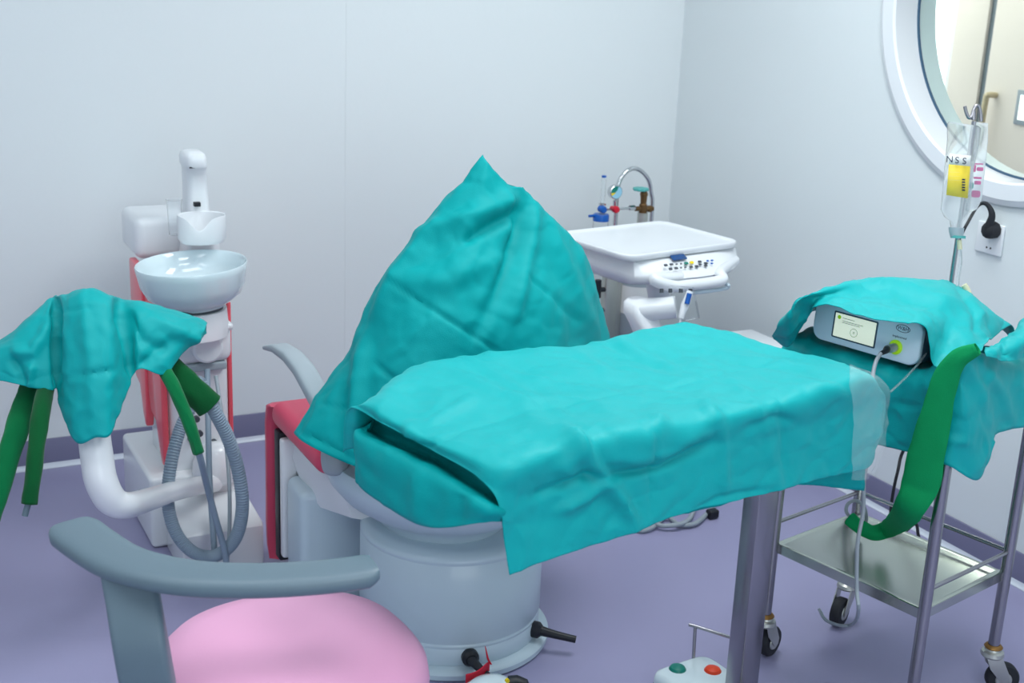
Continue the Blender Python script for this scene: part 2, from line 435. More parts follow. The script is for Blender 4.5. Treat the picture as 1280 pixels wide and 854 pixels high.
# seat pad and the leg rest hanging over its far end
sx0, sx1 = -1.93, -1.36
yf = -1.02
def pad(xl, xr, y0, y1, z0, z1, bev): return MB().box((xl, y0, z0), (xr, y1, z1), bev, 5)
pad(sx0, sx1, -1.42, yf, .445, .515, .03).build('seat', 'rose', ch)
b = MB(); LR = []
for (cy, cz, ty, tz) in ((-1.03, .5, .045, .0), (-1.0, .49, .05, .02), (-.985, .44, .05, .0), (-.985, .30, .05, .0), (-.98, .15, .05, 0), (-.985, .08, .045, 0), (-1.0, .045, .03, 0)):
    LR.append([(sx0 + .0 + dx, cy + dy, cz) for dx, dy in ((.02, -ty / 2), (.0, -ty / 2 + .015), (.0, ty / 2 - .015), (.02, ty / 2), (.5, ty / 2), (.53, ty / 2 - .015), (.53, -ty / 2 + .015), (.5, -ty / 2))])
b.loft(LR); b.build('leg_rest', 'rose', ch, sharp=60)
MB().box((sx0 + .006, -1.078, .07), (sx1 - .03, -1.036, .44), .006).build('leg_rest_backing', 'blk', ch)
b = MB(); b.box((sx0 + .006, -1.108, .09), (sx0 + .05, -1.080, .43), .008); b.build('seat_bracket', 'wht', ch)
# side shell below the seat, sloping to the drum
b = MB(); SS = []
for t, (y, zt, zb, x) in enumerate(((-1.05, .44, .34, -1.885), (-1.15, .44, .30, -1.885), (-1.27, .44, .28, -1.875), (-1.40, .44, .30, -1.84))):
    SS.append([(x, y, zb + .02), (x - .012, y, (zt + zb) / 2), (x, y, zt), (-1.40, y, zt), (-1.40, y, zb), (x + .06, y, zb)])
b.loft(SS); b.build('seat_underside', 'wht', ch, sharp=50)
# armrest: a flat grey blade that curves up and away from the seat
def blade(X, sgn):
    b = MB(); S = []
    for (px_, py_, w, t) in ((339, 434, .024, .007), (350, 435, .026, .012), (365, 445, .027, .015), (380, 463, .028, .017), (394, 488, .028, .019), (408, 515, .027, .02), (424, 540, .026, .02)):
        S.append((px_, py_, w, t))
    pts = [atx(s[0], s[1], -1.90) for s in S]
    for i, p in enumerate(pts):
        t = (pts[min(i + 1, len(pts) - 1)] - pts[max(i - 1, 0)]).normalized(); nn = V((1, 0, 0)).cross(t).normalized()
        w, h = S[i][2], S[i][3]
        S[i] = [V((X, p.y, p.z)) + V((1, 0, 0)) * w * math.copysign(abs(math.cos(a)) ** .6, math.cos(a)) + nn * h * math.copysign(abs(math.sin(a)) ** .6, math.sin(a)) for a in [2 * PI * k / 20 for k in range(20)]]
    b.loft(S); return b
blade(-1.90, 1).build('armrest', 'lgry', ch, sharp=60)
blade(-1.345, -1).build('armrest', 'lgry', ch, sharp=60)
e = atd(419, 575, 3.02); MB().tube([e + V((.02, .03, .05)), e + V((0, 0, .01)), e + V((-.002, -.01, -.025)), e + V((-.002, -.012, -.034))], .03, 18, sub=4, radii=[.034, .034, .028, .006]).build('armrest_hinge', 'lgry', ch)
# upright backrest and headrest, hidden below the tall drape
MB().box((-1.84, -1.56, .53), (-1.36, -1.46, .80), .04, 4).build('backrest', 'rose', ch)
b = MB(); b.box((-1.71, -1.53, .80), (-1.45, -1.48, .98), .02, 4); b.box((-1.60, -1.512, .96), (-1.54, -1.494, 1.14), .008); b.build('headrest', 'rose', ch)
# hose plugs round the base
def plug(p, dirv, tail):
    d = V(dirv).normalized(); b = MB()
    b.tube([p - d * .004, p + d * .012, p + d * .02], .02, 16, radii=[.021, .021, .014])
    b.tube([p + d * .014] + tail, .011, 12, sub=4, radii=[.013] + [.010 - .002 * i / len(tail) for i in range(len(tail))])
    return b
for (ppx, ppy, dr, tl) in ((584, 816, None, ((600, 826), (606, 833))), (650, 785, None, ((664, 790), (677, 794)))):
    g = atz(ppx, ppy, .05); v = (V((g.x, g.y, .05)) - V((DC[0], DC[1], .05))); v.normalize()
    p = V((DC[0], DC[1], .055)) + v * .229
    u = V((v.y, -v.x, 0)) if tl[1][0] > 640 else V((-v.y * -1, 0, 0))
    t1 = p + v * .045 + V((.012, -.004, -.006)); t2 = p + v * .08 + V((.03, -.006, -.014))
    plug(p, v, [t1, t2]).build('hose_plug', 'blk', ch)
# ------------------------------------------------------------------ the cuspidor unit at the wall
UX0, UX1 = -2.192, -1.925
un = thing('cuspidor_unit', 'white dental unit column with coral side covers and spit bowl by the back wall', 'dental unit', (-2.06, -.6, 0))
b = MB(); b.box((UX0, -.735, .001), (UX1, -.335, .215), .014, 4); b.build('base_cabinet', 'wht', un)
# low front box with a sloping lid
b = MB(); T = Matrix(((0, 0, 1, 0), (1, 0, 0, 0), (0, 1, 0, 0), (0, 0, 0, 1)))   # local (x,y,z) -> world (z, x, y)
b.prism([(-.94, .001), (-.736, .001), (-.736, .15), (-.93, .128), (-.94, .118)], .225, Matrix.Translation((UX1 - .227, 0, 0)) @ T, .006); b.build('front_box', 'wht', un)
b = MB()
for k in range(3): b.cyl((UX0 + .045 + .012 * k, -.936, .10 - .018 * k), (UX0 + .045 + .012 * k, -.95, .10 - .018 * k), .007, 10)
b.build('air_coupling', 'blk', un)
MB().box((UX0 - .004, -.61, .10), (UX0 + .001, -.58, .125), .003).build('cabinet_latch', 'dgry', un)
# column
TX0, TX1, TY = -2.124, -1.952, -.70
b = MB(); b.box((TX0, TY, .2), (TX1, -.44, .60), .02, 4); b.build('column', 'wht', un)
b = MB(); b.box((TX0 - .004, TY - .03, .535), (TX1 + .006, -.5, .655), .028, 4); b.build('column_head', 'wht', un)
MB().box((TX0 - .006, TY - .045, .63), (TX1 + .006, -.52, .652), .01, 3).build('head_ledge', 'wht', un)
kx = atv(258, 433, (0, TY - .032), (1, TY - .032)); MB().tube([(kx.x, TY - .024, kx.z), (kx.x, TY - .052, kx.z), (kx.x, TY - .058, kx.z)], .04, 32, radii=[.044, .043, .036]).build('round_cap', 'wht', un, sharp=30)
MB().box((TX0 + .05, TY - .028, .515), (TX1 - .012, TY + .03, .537), .004).build('hose_outlet', 'lgry', un)
for (hx_, hy_) in ((245, 523), (267, 552), (238, 548), (249, 541)):
    p = atv(hx_, hy_, (0, TY), (1, TY)); MB().tube([(p.x, TY + .004, p.z), (p.x, TY - .012, p.z)], .009, 12).build('port', 'dgry', un)
# rounded foot where the tray arm turns
p = atv(272, 580, (0, TY - .05), (1, TY - .05)); MB().lathe((p.x, p.y + .02, p.z - .045), [(.001, -.02), (.045, -.02), (.062, -.005), (.068, .02), (.064, .05), (.05, .085), (.03, .1), (.001, .105)], 36, sy=.8).build('arm_pivot', 'wht', un, sharp=60)
# coral side covers: tall plates with a curved lower end
def side_cover(x0, x1, yf_, yb_, zt, zb):
    ol = [(yf_, zt), (yf_, zb + .03), (yf_ + .006, zb + .006), (yf_ + .02, zb), (yf_ + .05, zb + .03), ((yf_ + yb_) / 2, zb + .11), (yb_ - .03, zb + .12), (yb_, zb + .17), (yb_, zt)]
    return MB().prism(ol, x1 - x0, Matrix.Translation((x0, 0, 0)) @ T, .006)
side_cover(-2.146, -2.128, -.71, -.53, .715, .235).build('side_cover', 'red', un)
side_cover(-2.152, -2.130, -.525, -.36, .77, .29).build('side_cover', 'red', un)
side_cover(-1.9505, -1.938, -.69, -.50, .70, .20).build('side_cover', 'red', un)
# water tower, its rear housing, cup holder and the bowl
BZ = .83
bc = atz(239, 329, BZ)
hl = MB(); hl.box((-2.142, -.42, .772), (-1.93, -.2, .895), .026, 5); hl.build('rear_housing', 'wht', un)
def slice_(cx, cy, z, w, dd, n=24, sup=3.2):
    out = []
    for k in range(n):
        a = 2 * PI * k / n; c, s = math.cos(a), math.sin(a)
        out.append((cx + w * math.copysign(abs(c) ** (2 / sup), c), cy + dd * math.copysign(abs(s) ** (2 / sup), s), z))
    return out
def colp(px_, py_): return atv(px_, py_, (0, -.52), (1, -.52))
S = []
for (py_, xl, xr, dd) in ((330, 226, 276, .06), (300, 230, 274, .055), (265, 232, 262, .05), (240, 232, 260, .046), (215, 231, 258, .045), (209, 229.5, 257.5, .048), (205, 227.5, 257, .054), (196, 227, 256, .055), (191, 229, 254, .052), (188.6, 234, 250, .035)):
    a, c = colp(xl, py_), colp(xr, py_); S.append(slice_((a.x + c.x) / 2, -.5 - (.012 if py_ < 210 else 0), (a.z + c.z) / 2, abs(c.x - a.x) / 2, dd))
MB().loft(S).build('water_tower', 'wht', un, sharp=50)
b = MB()
for (dx_, dy_) in ((246.5, 255.5), (246.5, 302.5)):
    p = atv(dx_, dy_, (0, -.556), (1, -.556)); MB().box((p.x - .009, -.562, p.z - .006), (p.x + .009, -.54, p.z + .006), .001).build('sensor_eye', 'blk', un)
p = atv(241, 209.5, (0, -.56), (1, -.56)); b.box((p.x - .009, -.562, p.z - .002), (p.x + .009, -.545, p.z + .002))
b.build('spout_slot', 'blk', un)
ca, cb = colp(214, 283), colp(273, 283)
cup_c = V(((ca.x + cb.x) / 2, -.60, ca.z + .018)); cr = (cb.x - ca.x) / 2
b = MB(); prof = [(cr * .75, -.052), (cr * .9, -.05), (cr, -.038), (cr, .024), (cr * .985, .028), (cr * .93, .026), (cr * .92, -.03), (cr * .6, -.04), (.001, -.04)]
b.lathe(cup_c, [(.001, -.052)] + prof, 48, sy=.8)
for v_ in b.bm.verts:
    if v_.co.z > cup_c.z:
        a_ = math.atan2((v_.co.x - cup_c.x), -(v_.co.y - cup_c.y)); v_.co.z -= .036 * math.exp(-((a_ + .35) / .5) ** 2)
b.build('cup_holder', 'wht', un, sharp=50)
br = (atz(310, 329, BZ) - atz(168, 329, BZ)).length / 2
k = br / .16
b = MB(); b.lathe(bc, [(.001, -.118), (.09 * k, -.118), (.092 * k, -.112), (.11 * k, -.104), (.136 * k, -.084), (.15 * k, -.056), (.157 * k, -.02), (.16 * k, -.003), (.158 * k, .001), (.154 * k, -.002), (.148 * k, -.03), (.132 * k, -.06), (.08 * k, -.082), (.001, -.086)], 72, T=Matrix.Rotation(math.radians(-3.5), 4, 'Y'))
b.build('spit_bowl', 'cer', un, sharp=70)
MB().lathe(bc, [(.001, -.126), (.088 * k, -.126), (.088 * k, -.112), (.001, -.112)], 48).build('bowl_gasket', 'dgry', un)
MB().lathe(bc, [(.001, -.20), (.10 * k, -.20), (.102 * k, -.17), (.098 * k, -.125), (.001, -.125)], 48).build('bowl_neck', 'wht', un)
# clear cup standing in the holder
cp = atd(219, 290, 3.66); cup = thing('plastic_cup', 'clear plastic cup standing in the holder above the white spit bowl', 'cup', tuple(cp))
MB().lathe((cp.x, cp.y, cp.z - .008), [(.001, 0), (.018, 0), (.022, .1), (.023, .102), (.0215, .101), (.0172, .002), (.001, .002)], 28).build('cup_wall', 'clear', cup)
# tray arm: out of the pivot, bent up below the draped holder
AD = 3.02
pa = atv(268, 604, (0, TY - .06), (1, TY - .06))
arm = [pa, atd(225, 612, 3.45), atd(185, 625, 3.2), atd(158, 632, 3.06), atd(139, 625, 3.02), atd(126, 600, 3.0), atd(121, 570, 3.0), atd(118, 545, 3.0), atd(114, 490, 3.0), atd(108, 410, 3.0)]
MB().tube(arm, .034, 20, sub=5, radii=[.026, .027, .029, .032, .036, .038, .038, .037, .034, .03]).build('tray_arm', 'wht', un)
ta = atd(106, 392, 3.02); tb = [atd(x_, y_, d_) for x_, y_, d_ in ((24, 452, 3.06), (58, 436, 3.07), (106, 404, 3.05), (160, 420, 3.12), (205, 428, 3.15))]
MB().tube(tb, .014, 12, sub=4).build('instrument_bar', 'lgry', un)
# hoses
def ribbed(pts, r, sub=26, amp=.05):
    P = catmull(pts, sub); b = MB()
    return b.tube(P, r, 14, radii=[r * (1 + (amp if i % 2 else -amp)) for i in range(len(P))])
big = [atd(250, 480, 3.14), atd(266, 510, 3.15), atd(284, 545, 3.2), atd(297, 585, 3.26), atd(303, 628, 3.3), atd(298, 664, 3.34), atd(284, 686, 3.38), atd(262, 696, 3.4), atd(238, 688, 3.4), atd(219, 664, 3.4), atd(210, 628, 3.4), atd(213, 585, 3.4), atd(224, 540, 3.42), atd(240, 505, 3.44), atd(250, 475, 3.5)]
ribbed(big, .0168).build('suction_hose', 'hose', un)
MB().tube([atd(238, 535, 3.07), atd(249, 568, 3.10), atd(260, 612, 3.24), atd(270, 650, 3.3), atd(281, 690, 3.36), atd(284, 720, 3.4)], .0085, 12, sub=6).build('thin_hose', 'hose', un)
MB().tube([atd(259, 462, 3.54), atd(260, 520, 3.5), atd(262, 600, 3.44), atd(266, 660, 3.42), atd(270, 715, 3.42)], .008, 12, sub=6).build('thin_hose', 'hose', un)
MB().tube([atd(270, 470, 3.54), atd(283, 560, 3.5), atd(287, 620, 3.47), atd(286, 680, 3.46), atd(283, 705, 3.46)], .0055, 10, sub=6).build('thin_hose', 'lgry', un)
MB().tube([atd(44, 570, 2.89), atd(38, 618, 2.88), atd(34, 634, 2.88), atd(31, 645, 2.88)], .007, 10, sub=5).build('instrument_tip', 'gry', un)

# teal drape over the tray arm's instrument bar
def px(x_, y_, d_): return atd(x_, y_, d_)
cols = [(-34, 442, -34, 478, 2.98), (0, 428, 0, 476, 2.97), (34, 401, 36, 484, 2.97), (58, 380, 66, 488, 2.985), (68, 374, 70, 489, 3.0), (76, 372, 94, 551, 2.945), (105, 363, 120, 547, 2.93), (138, 371, 141, 540, 2.945), (152, 376, 162, 478, 3.03), (172, 379, 176, 461, 3.03), (205, 385, 205, 468, 3.06), (240, 397, 229, 441, 3.1), (258, 406, 254, 420, 3.14)]
G = [[], [], [], [], [], [], []]
for (tx, ty, hx_, hy_, d_) in cols:
    lerp = lambda t, bx: (tx + (hx_ - tx) * t + bx, ty + (hy_ - ty) * t)
    G[0].append(px(tx, ty + (hy_ - ty) * .75, d_ + .17)); G[1].append(px(tx, ty + (hy_ - ty) * .25, d_ + .15)); G[2].append(px(tx, ty - 1, d_ + .09))
    G[3].append(px(*lerp(.07, 0), d_ + .03)); G[4].append(px(*lerp(.35, 0), d_)); G[5].append(px(*lerp(.68, 0), d_ - .005)); G[6].append(px(hx_, hy_, d_))
cloth('surgical_drape', G, 'teal', 'teal drape over the tray arm beside the coral and white unit', nu=14, nv=14, rumple=.005, rscale=9, seed=3, crisp=.003, folds=[
    ([(70, 374), (69, 430), (72, 490)], -.022, 5), ([(66, 400), (40, 440), (12, 442)], .014, 7), ([(14, 443), (24, 462), (34, 484)], -.014, 6), ([(40, 455), (36, 484)], .012, 5),
    ([(72, 474), (120, 466), (142, 463)], -.006, 3), ([(78, 389), (118, 384)], -.005, 3), ([(148, 378), (160, 430), (163, 472)], -.02, 6), ([(156, 385), (178, 425), (200, 435)], -.014, 8), ([(190, 398), (235, 420), (250, 424)], .012, 8), ([(170, 460), (196, 440), (210, 430)], -.012, 7), ([(104, 380), (112, 440), (120, 540)], .008, 9)])
# green cloth sleeves on the hanging hoses
sleeve('hose_sleeve', [atd(210, 456, 3.14), atd(222, 468, 3.12), atd(238, 485, 3.12), atd(254, 500, 3.13), atd(262, 508, 3.14)], [.028, .030, .032, .033, .034], 'grnd', 'wide dark green cloth sleeve on the thick grey suction hose', flat=.55)
sleeve('hose_sleeve', [atd(202, 456, 3.085), atd(214, 478, 3.06), atd(228, 508, 3.06), atd(240, 540, 3.07), atd(248, 566, 3.09)], [.016, .016, .015, .014, .013], 'grn', 'slim green cloth sleeve on the thin grey hose beside the wide dark one', flat=.8)
sleeve('hose_sleeve', [atd(40, 478, 3.09), atd(32, 502, 3.05), atd(22, 535, 3.0), atd(10, 575, 2.97), atd(0, 615, 2.95), atd(-10, 650, 2.95)], [.022, .026, .027, .024, .020, .018], 'grn', 'slanted green cloth sleeve hanging left of the narrow one with a grey tip', flat=.6)
sleeve('hose_sleeve', [atd(59, 478, 3.02), atd(52, 510, 2.94), atd(46, 555, 2.9), atd(41, 600, 2.88), atd(37, 630, 2.88)], [.018, .020, .018, .017, .017], 'grnd', 'narrow green cloth sleeve with a grey tip poking out of its lower end', flat=.6)
# ------------------------------------------------------------------ the dentist's delivery unit near the corner
DUc, DUr = (-.606, -.762), math.radians(9)
DM = rot((DUc[0], DUc[1], 0), DUr)
def L(x, y, z): return DM @ V((x, y, z))
du = thing('delivery_unit', 'white dental instrument console with button panel and empty tray top', 'instrument console', (DUc[0], DUc[1], 0), DUr)
TZ = .822
b = MB()
def rr(w, h, r, z, dx=0, dy=0): return [L(x + dx, y + dy, z) for x, y in rrect(w, h, r, 6)]
b.loft([rr(.47, .36, .04, TZ - .022), rr(.482, .372, .045, TZ - .016), rr(.486, .376, .046, TZ - .004), rr(.482, .372, .045, TZ), rr(.474, .364, .042, TZ), rr(.466, .356, .04, TZ - .003), rr(.452, .342, .036, TZ - .006), rr(.40, .29, .03, TZ - .007)])
b.build('tray_top', 'wht', du, sharp=70)
# console body: flat panel sloping to a bowed front, belly curving back under
def plan(z, yfr, bow, w, yb, wb=None):
    out = []; n = 22; wb = wb or w
    for k in range(n + 1):
        t = -1 + 2 * k / n
        out.append(L(.02 + t * w, yfr - bow * (1 - abs(t) ** 2.4), z))
    out += [L(.02 + wb, yb, z), L(.02 - wb, yb, z)]
    return out
b = MB()
b.loft([plan(.798, -.14, .02, .215, .16), plan(.796, -.165, .02, .218, .16), plan(.757, -.178, .075, .222, .16), plan(.748, -.178, .083, .222, .165), plan(.735, -.17, .08, .218, .165), plan(.715, -.13, .07, .20, .15), plan(.70, -.05, .06, .17, .12), plan(.692, .02, .05, .12, .10)])
b.build('console_body', 'wht', du, sharp=50)
p0 = L(0, -.185, .797); pn = (L(0, -.039, .0885) - L(0, 0, 0))
sl = V((L(0, -.065, -.039) - L(0, 0, 0))).normalized(); xr = (L(1, 0, 0) - L(0, 0, 0)).normalized(); pnn = xr.cross(-sl).normalized()
if pnn.z < 0: pnn = -pnn
p0 = L(0, -.215, .7835) + pnn * .002
def onp(px_, py_, h=0): return atp(px_, py_, p0 + pnn * h, pnn)
b = MB(); c = onp(848, 322); b.prism(rrect(.058, .022, .003), .0025, frame(c, xr, pnn), .0006); b.build('display', 'lcd', du)
for (bx, by, mm, w) in ((832, 332, 'dgry', .014), (839, 331, 'dgry', .014), (845.5, 330.6, 'dgry', .008), (851, 330.2, 'dgry', .008), (857.5, 329.5, 'green', .016), (864.5, 328.6, 'yel', .016), (838, 336.8, 'dgry', .014), (845, 335.8, 'dgry', .014), (851, 335.3, 'dgry', .008), (856.5, 334.6, 'dgry', .009), (863.5, 334.2, 'dgry', .014), (870.5, 333.4, 'dgry', .014), (874.5, 327.6, 'dgry', .014), (875, 331, 'dgry', .012), (882, 329.6, 'dgry', .014), (882, 332.6, 'dgry', .013), (884.5, 326.6, 'blue', .01), (889.8, 326, 'blue', .01), (889.5, 329.8, 'blue', .009)):
    c = onp(bx, by); b = MB(); b.prism(rrect(w, w * .62, w * .25, 3), .003, frame(c, xr, pnn), .0008); b.build('panel_button', mm, du)
# front grab handle
ha, hb = (L(0, -.29, 0).x, L(0, -.29, 0).y), (L(1, -.29, 0).x, L(1, -.29, 0).y)
pts = [L(-.03, -.225, .742), atv(822, 351, ha, hb) + V((0, .02, 0)), atv(842, 358, ha, hb), atv(862, 356.5, ha, hb), atv(885, 354, ha, hb), atv(903, 349.5, ha, hb), atv(908, 343, ha, hb) + V((0, .03, 0)), L(.235, -.17, .755)]
MB().tube(pts, .0175, 16, sub=6, radii=[.017, .0175, .0175, .0175, .0175, .0175, .017, .017]).build('grab_handle', 'wht', du)
a, c = atv(866, 366, ha, hb), atv(905, 361, ha, hb)
b = MB(); b.tube([a + V((0, .03, 0)), a, c, c + V((.012, .0, .012)), c + V((.006, .05, .016))], .0065, 10, sub=4); b.build('hanger_rail', 'wht2', du)
# swing arm below the console
b = MB()
je = L(-.01, -.12, .64); el = atd(800, 392, 3.85)
b.tube([L(.02, -.03, .70), L(.02, -.05, .66), L(.02, -.07, .60)], .036, 20); b.build('console_neck', 'wht', du); b = MB()
b.tube([atd(845, 384, 3.82), atd(822, 386, 3.83), atd(800, 388, 3.85)], .032, 20, radii=[.034, .034, .036])
b.build('arm_joint', 'wht', du)
S = []
for (x_, y_, w, h) in ((800, 374, .030, .035), (799, 378, .042, .04), (800, 390, .046, .042), (806, 405, .041, .042), (813, 425, .037, .042), (822, 450, .036, .042), (832, 480, .034, .042)):
    q = atd(x_, y_, 3.86)
    S.append([q + xr * w * math.copysign(abs(math.cos(a_)) ** .6, math.cos(a_)) + V((-xr.y, xr.x, 0)) * h * math.copysign(abs(math.sin(a_)) ** .6, math.sin(a_)) for a_ in [2 * PI * k / 20 for k in range(20)]])
MB().loft(S).build('swing_arm', 'wht', du, sharp=60)
q = atd(834, 500, 3.88); b = MB(); b.box((q.x - .05, q.y + .05, .001), (q.x + .05, q.y + .15, q.z + .06), .02, 4); b.box((q.x - .07, q.y + .03, .0008), (q.x + .07, q.y + .17, .045), .018, 4); b.build('floor_stand', 'wht2', du)
# syringe hanging from the rail, clear pouch behind it
b = MB(); b.tube([atd(863, 364, 3.7), atd(856, 382, 3.7), atd(851, 398, 3.7)], .011, 12, radii=[.010, .012, .008]); b.tube([atd(851, 398, 3.7), atd(849, 408, 3.7), atd(849, 415, 3.7)], .003, 8); b.build('air_syringe', 'wht', du)
b = MB(); a, c = atd(862, 367, 3.688), atd(858.5, 380, 3.688); b.tube([a, c], .0075, 12); b.build('syringe_stripe', 'blue', du)
b = MB()
for k, x_ in enumerate((827, 838, 851, 863)): b.cyl(atd(x_, 361, 3.74), atd(x_, 366, 3.74), .006, 10)
b.build('hanger_clip', 'dgry', du)
pc = [atd(840, 358, 3.73), atd(868, 360, 3.73), atd(875, 398, 3.74), atd(851, 402, 3.74)]
b = MB(); b.loft([[p + V((0, dy, 0)) for p in pc] for dy in (0, .012)]); b.build('clear_pouch', 'clear', du)

# ------------------------------------------------------------------ oxygen cylinder on its cart, against the back wall
OY = -.30
def oy(x_, y_, dy=0): return aty(x_, y_, OY + dy)
cyx = oy(801, 300).x
ox = thing('oxygen_cylinder', 'oxygen cylinder with brass valve, pressure gauge and blue humidifier on a chrome cart', 'oxygen cylinder', (cyx, OY, 0))
zc = oy(801, 279).z
MB().lathe((cyx, OY, 0), [(.001, .06), (.06, .06), (.066, .07), (.066, zc - .16), (.06, zc - .12), (.04, zc - .085), (.026, zc - .06), (.024, zc - .05), (.001, zc - .05)], 36).build('cylinder_body', 'lgry', ox)
MB().lathe((cyx, OY, 0), [(.001, zc - .052), (.019, zc - .052), (.019, oy(801, 266).z), (.001, oy(801, 266).z)], 24).build('cylinder_neck', 'zinc', ox)
MB().lathe((cyx, OY, 0), [(.0664, zc - .33), (.0668, zc - .33), (.0668, zc - .225), (.0664, zc - .225)], 36).build('cylinder_label', 'paper', ox)
z1, z2, z3, z4, z5 = (oy(801, y_).z for y_ in (267, 256, 246, 240, 237))
b = MB(); b.lathe((cyx, OY, 0), [(.001, z1), (.013, z1), (.0145, z1 + .004), (.0145, z2), (.011, z2 + .004), (.0125, z3), (.0145, z3 + .006), (.014, z4 - .004), (.009, z4 + .002), (.008, z5 + .004), (.001, z5 + .004)], 20)
v1, v2 = oy(794, 261), oy(816, 261); b.tube([v1, v2], .009, 14); b.lathe(oy(812, 261), [(.001, -.011), (.009, -.011), (.0115, 0), (.009, .011), (.001, .011)], 14)
b.build('cylinder_valve', 'brass', ox)
b = MB(); cw = oy(801, 237); prof = []
for k in range(48):
    a_ = 2 * PI * k / 48; r_ = .0275 + .0018 * math.cos(8 * a_); prof.append((r_ * math.cos(a_), r_ * math.sin(a_)))
b.prism(prof, .011, Matrix.Translation(cw + V((0, 0, -.004))), .003); b.build('valve_wheel', 'aqua', ox)
q1, q2 = oy(796, 260), oy(772, 261)
b = MB(); b.tube([q1, q2], .0045, 10); b.lathe(oy(790, 260), [(.001, -.011), (.0095, -.011), (.0095, .011), (.001, .011)], 6, T=Matrix.Rotation(PI / 2, 4, 'Y')); b.lathe(oy(769, 262, -.01), [(.001, -.012), (.013, -.008), (.015, 0), (.013, .01), (.001, .014)], 20)
b.tube([oy(769, 258, -.005), oy(769, 250, -.005)], .008, 12); b.tube([oy(766, 262, -.005), oy(752, 262, -.005)], .004, 10)
b.build('regulator', 'chrome', ox)
g = oy(769, 240, -.02); TYm = Matrix.Rotation(PI / 2, 4, 'X')
MB().lathe(g, [(.001, -.014), (.024, -.014), (.025, -.01), (.025, .008), (.023, .01), (.0225, .008), (.001, .008)], 32, T=TYm).build('gauge_case', 'chrome', ox)
MB().lathe(g, [(.001, .0079), (.0222, .0079), (.0222, .0088), (.001, .0088)], 32, T=TYm).build('gauge_dial', mat('dial_pale_blue', srgb(150, 205, 228), .4), ox)
def sector(a0, a1, r0, r1, m, nm):
    b = MB(); n = 12; ol = [(r1 * math.cos(a0 + (a1 - a0) * k / n), r1 * math.sin(a0 + (a1 - a0) * k / n)) for k in range(n + 1)] + [(r0 * math.cos(a1 - (a1 - a0) * k / n), r0 * math.sin(a1 - (a1 - a0) * k / n)) for k in range(n + 1)]
    b.prism(ol, .0008, frame(g + V((0, -.0088, 0)), (1, 0, 0), (0, -1, 0))); b.build(nm, m, ox)
sector(math.radians(70), math.radians(185), .004, .0215, 'green', 'dial_green_zone'); sector(math.radians(188), math.radians(215), .004, .0215, 'yel', 'dial_yellow_zone')
r = oy(770, 262, -.045); b = MB(); b.lathe(r, [(.001, -.03), (.008, -.03), (.012, -.006), (.013, .002), (.011, .008), (.001, .009)], 20, T=TYm); b.build('flow_knob', 'crim', ox)
r = oy(754, 262, -.03); b = MB(); b.lathe(r, [(.001, -.02), (.012, -.02), (.0135, .002), (.011, .008), (.001, .009)], 20, T=TYm); b.build('flow_valve', 'blue', ox)
f0, f1 = oy(753, 254, -.01), oy(753, 222, -.01)
MB().lathe((f0.x, f0.y, f0.z), [(.006, 0), (.009, .003), (.0085, f1.z - f0.z), (.007, f1.z - f0.z), (.006, .004)], 20).build('flow_tube', 'clear', ox)
MB().lathe((f0.x, f0.y, f1.z), [(.001, 0), (.0085, 0), (.0085, .007), (.001, .008)], 20).build('tube_cap', 'blue', ox)
MB().lathe((f0.x, f0.y, f0.z - .006), [(.001, 0), (.013, 0), (.013, .006), (.001, .006)], 20).build('tube_collar', 'chrome', ox)
j0 = oy(751, 276, -.01)
MB().lathe((j0.x, j0.y, j0.z), [(.001, 0), (.029, 0), (.029, .02), (.026, .025), (.001, .026)], 28).build('humidifier_lid', 'blue', ox)
b = MB(); b.tube([(j0.x - .02, j0.y, j0.z + .02), (j0.x - .052, j0.y - .004, j0.z + .02)], .005, 10); b.build('humidifier_spout', 'blue', ox)
MB().lathe((j0.x, j0.y, j0.z - .13), [(.001, 0), (.025, 0), (.028, .01), (.028, .13), (.001, .13)], 28).build('humidifier_jar', 'clear', ox)
MB().cyl((j0.x, j0.y, j0.z + .024), (j0.x, j0.y, f0.z), .006, 12).build('humidifier_stem', 'chrome', ox)
a0 = oy(770, 268, .05); 
arch = [V((oy(772, 300, .05).x, OY + .05, .05)), V((a0.x, OY + .05, .5)), oy(770, 262, .05), oy(771, 240, .05), oy(775.5, 224, .05), oy(784, 214, .05), oy(793, 210.5, .05), oy(803, 215, .05), oy(811, 226, .05), oy(814, 242, .05), oy(815, 262, .05)]
arch += [V((arch[-1].x, OY + .05, .5)), V((arch[-1].x, OY + .05, .05))]
MB().tube(arch, .008, 14, sub=6).build('cart_handle', 'chrome', ox)
xa, xb = oy(754, 385).x, oy(770, 385).x
b = MB(); b.box((xa, OY - .01, .04), (xb, OY + .025, .70), .006); b.box((xb + .002, OY + .0, .04), (xb + .03, OY + .03, .68), .004)
b.build('cart_post', 'zinc', ox)
b = MB(); b.box((xa - .02, OY - .1, .03), (cyx + .1, OY + .1, .06), .01); b.build('cart_base', 'steel', ox)
for wx in (xa - .005, cyx + .09):
    b = MB(); b.lathe((wx, OY + .08, .05), [(.001, -.012), (.045, -.012), (.05, -.006), (.05, .006), (.045, .012), (.001, .012)], 28, T=Matrix.Rotation(PI / 2, 4, 'Y')); b.build('wheel', 'rub', ox)
b = MB(); b.tube([oy(746, 362), oy(768, 362)], .009, 10); b.tube([oy(748, 350), oy(747, 372)], .012, 10); b.build('cart_bracket', 'blk', ox); b = MB(); b.tube([oy(750, 388), oy(762, 387)], .009, 10); b.build('cart_bracket', 'dgry', ox)

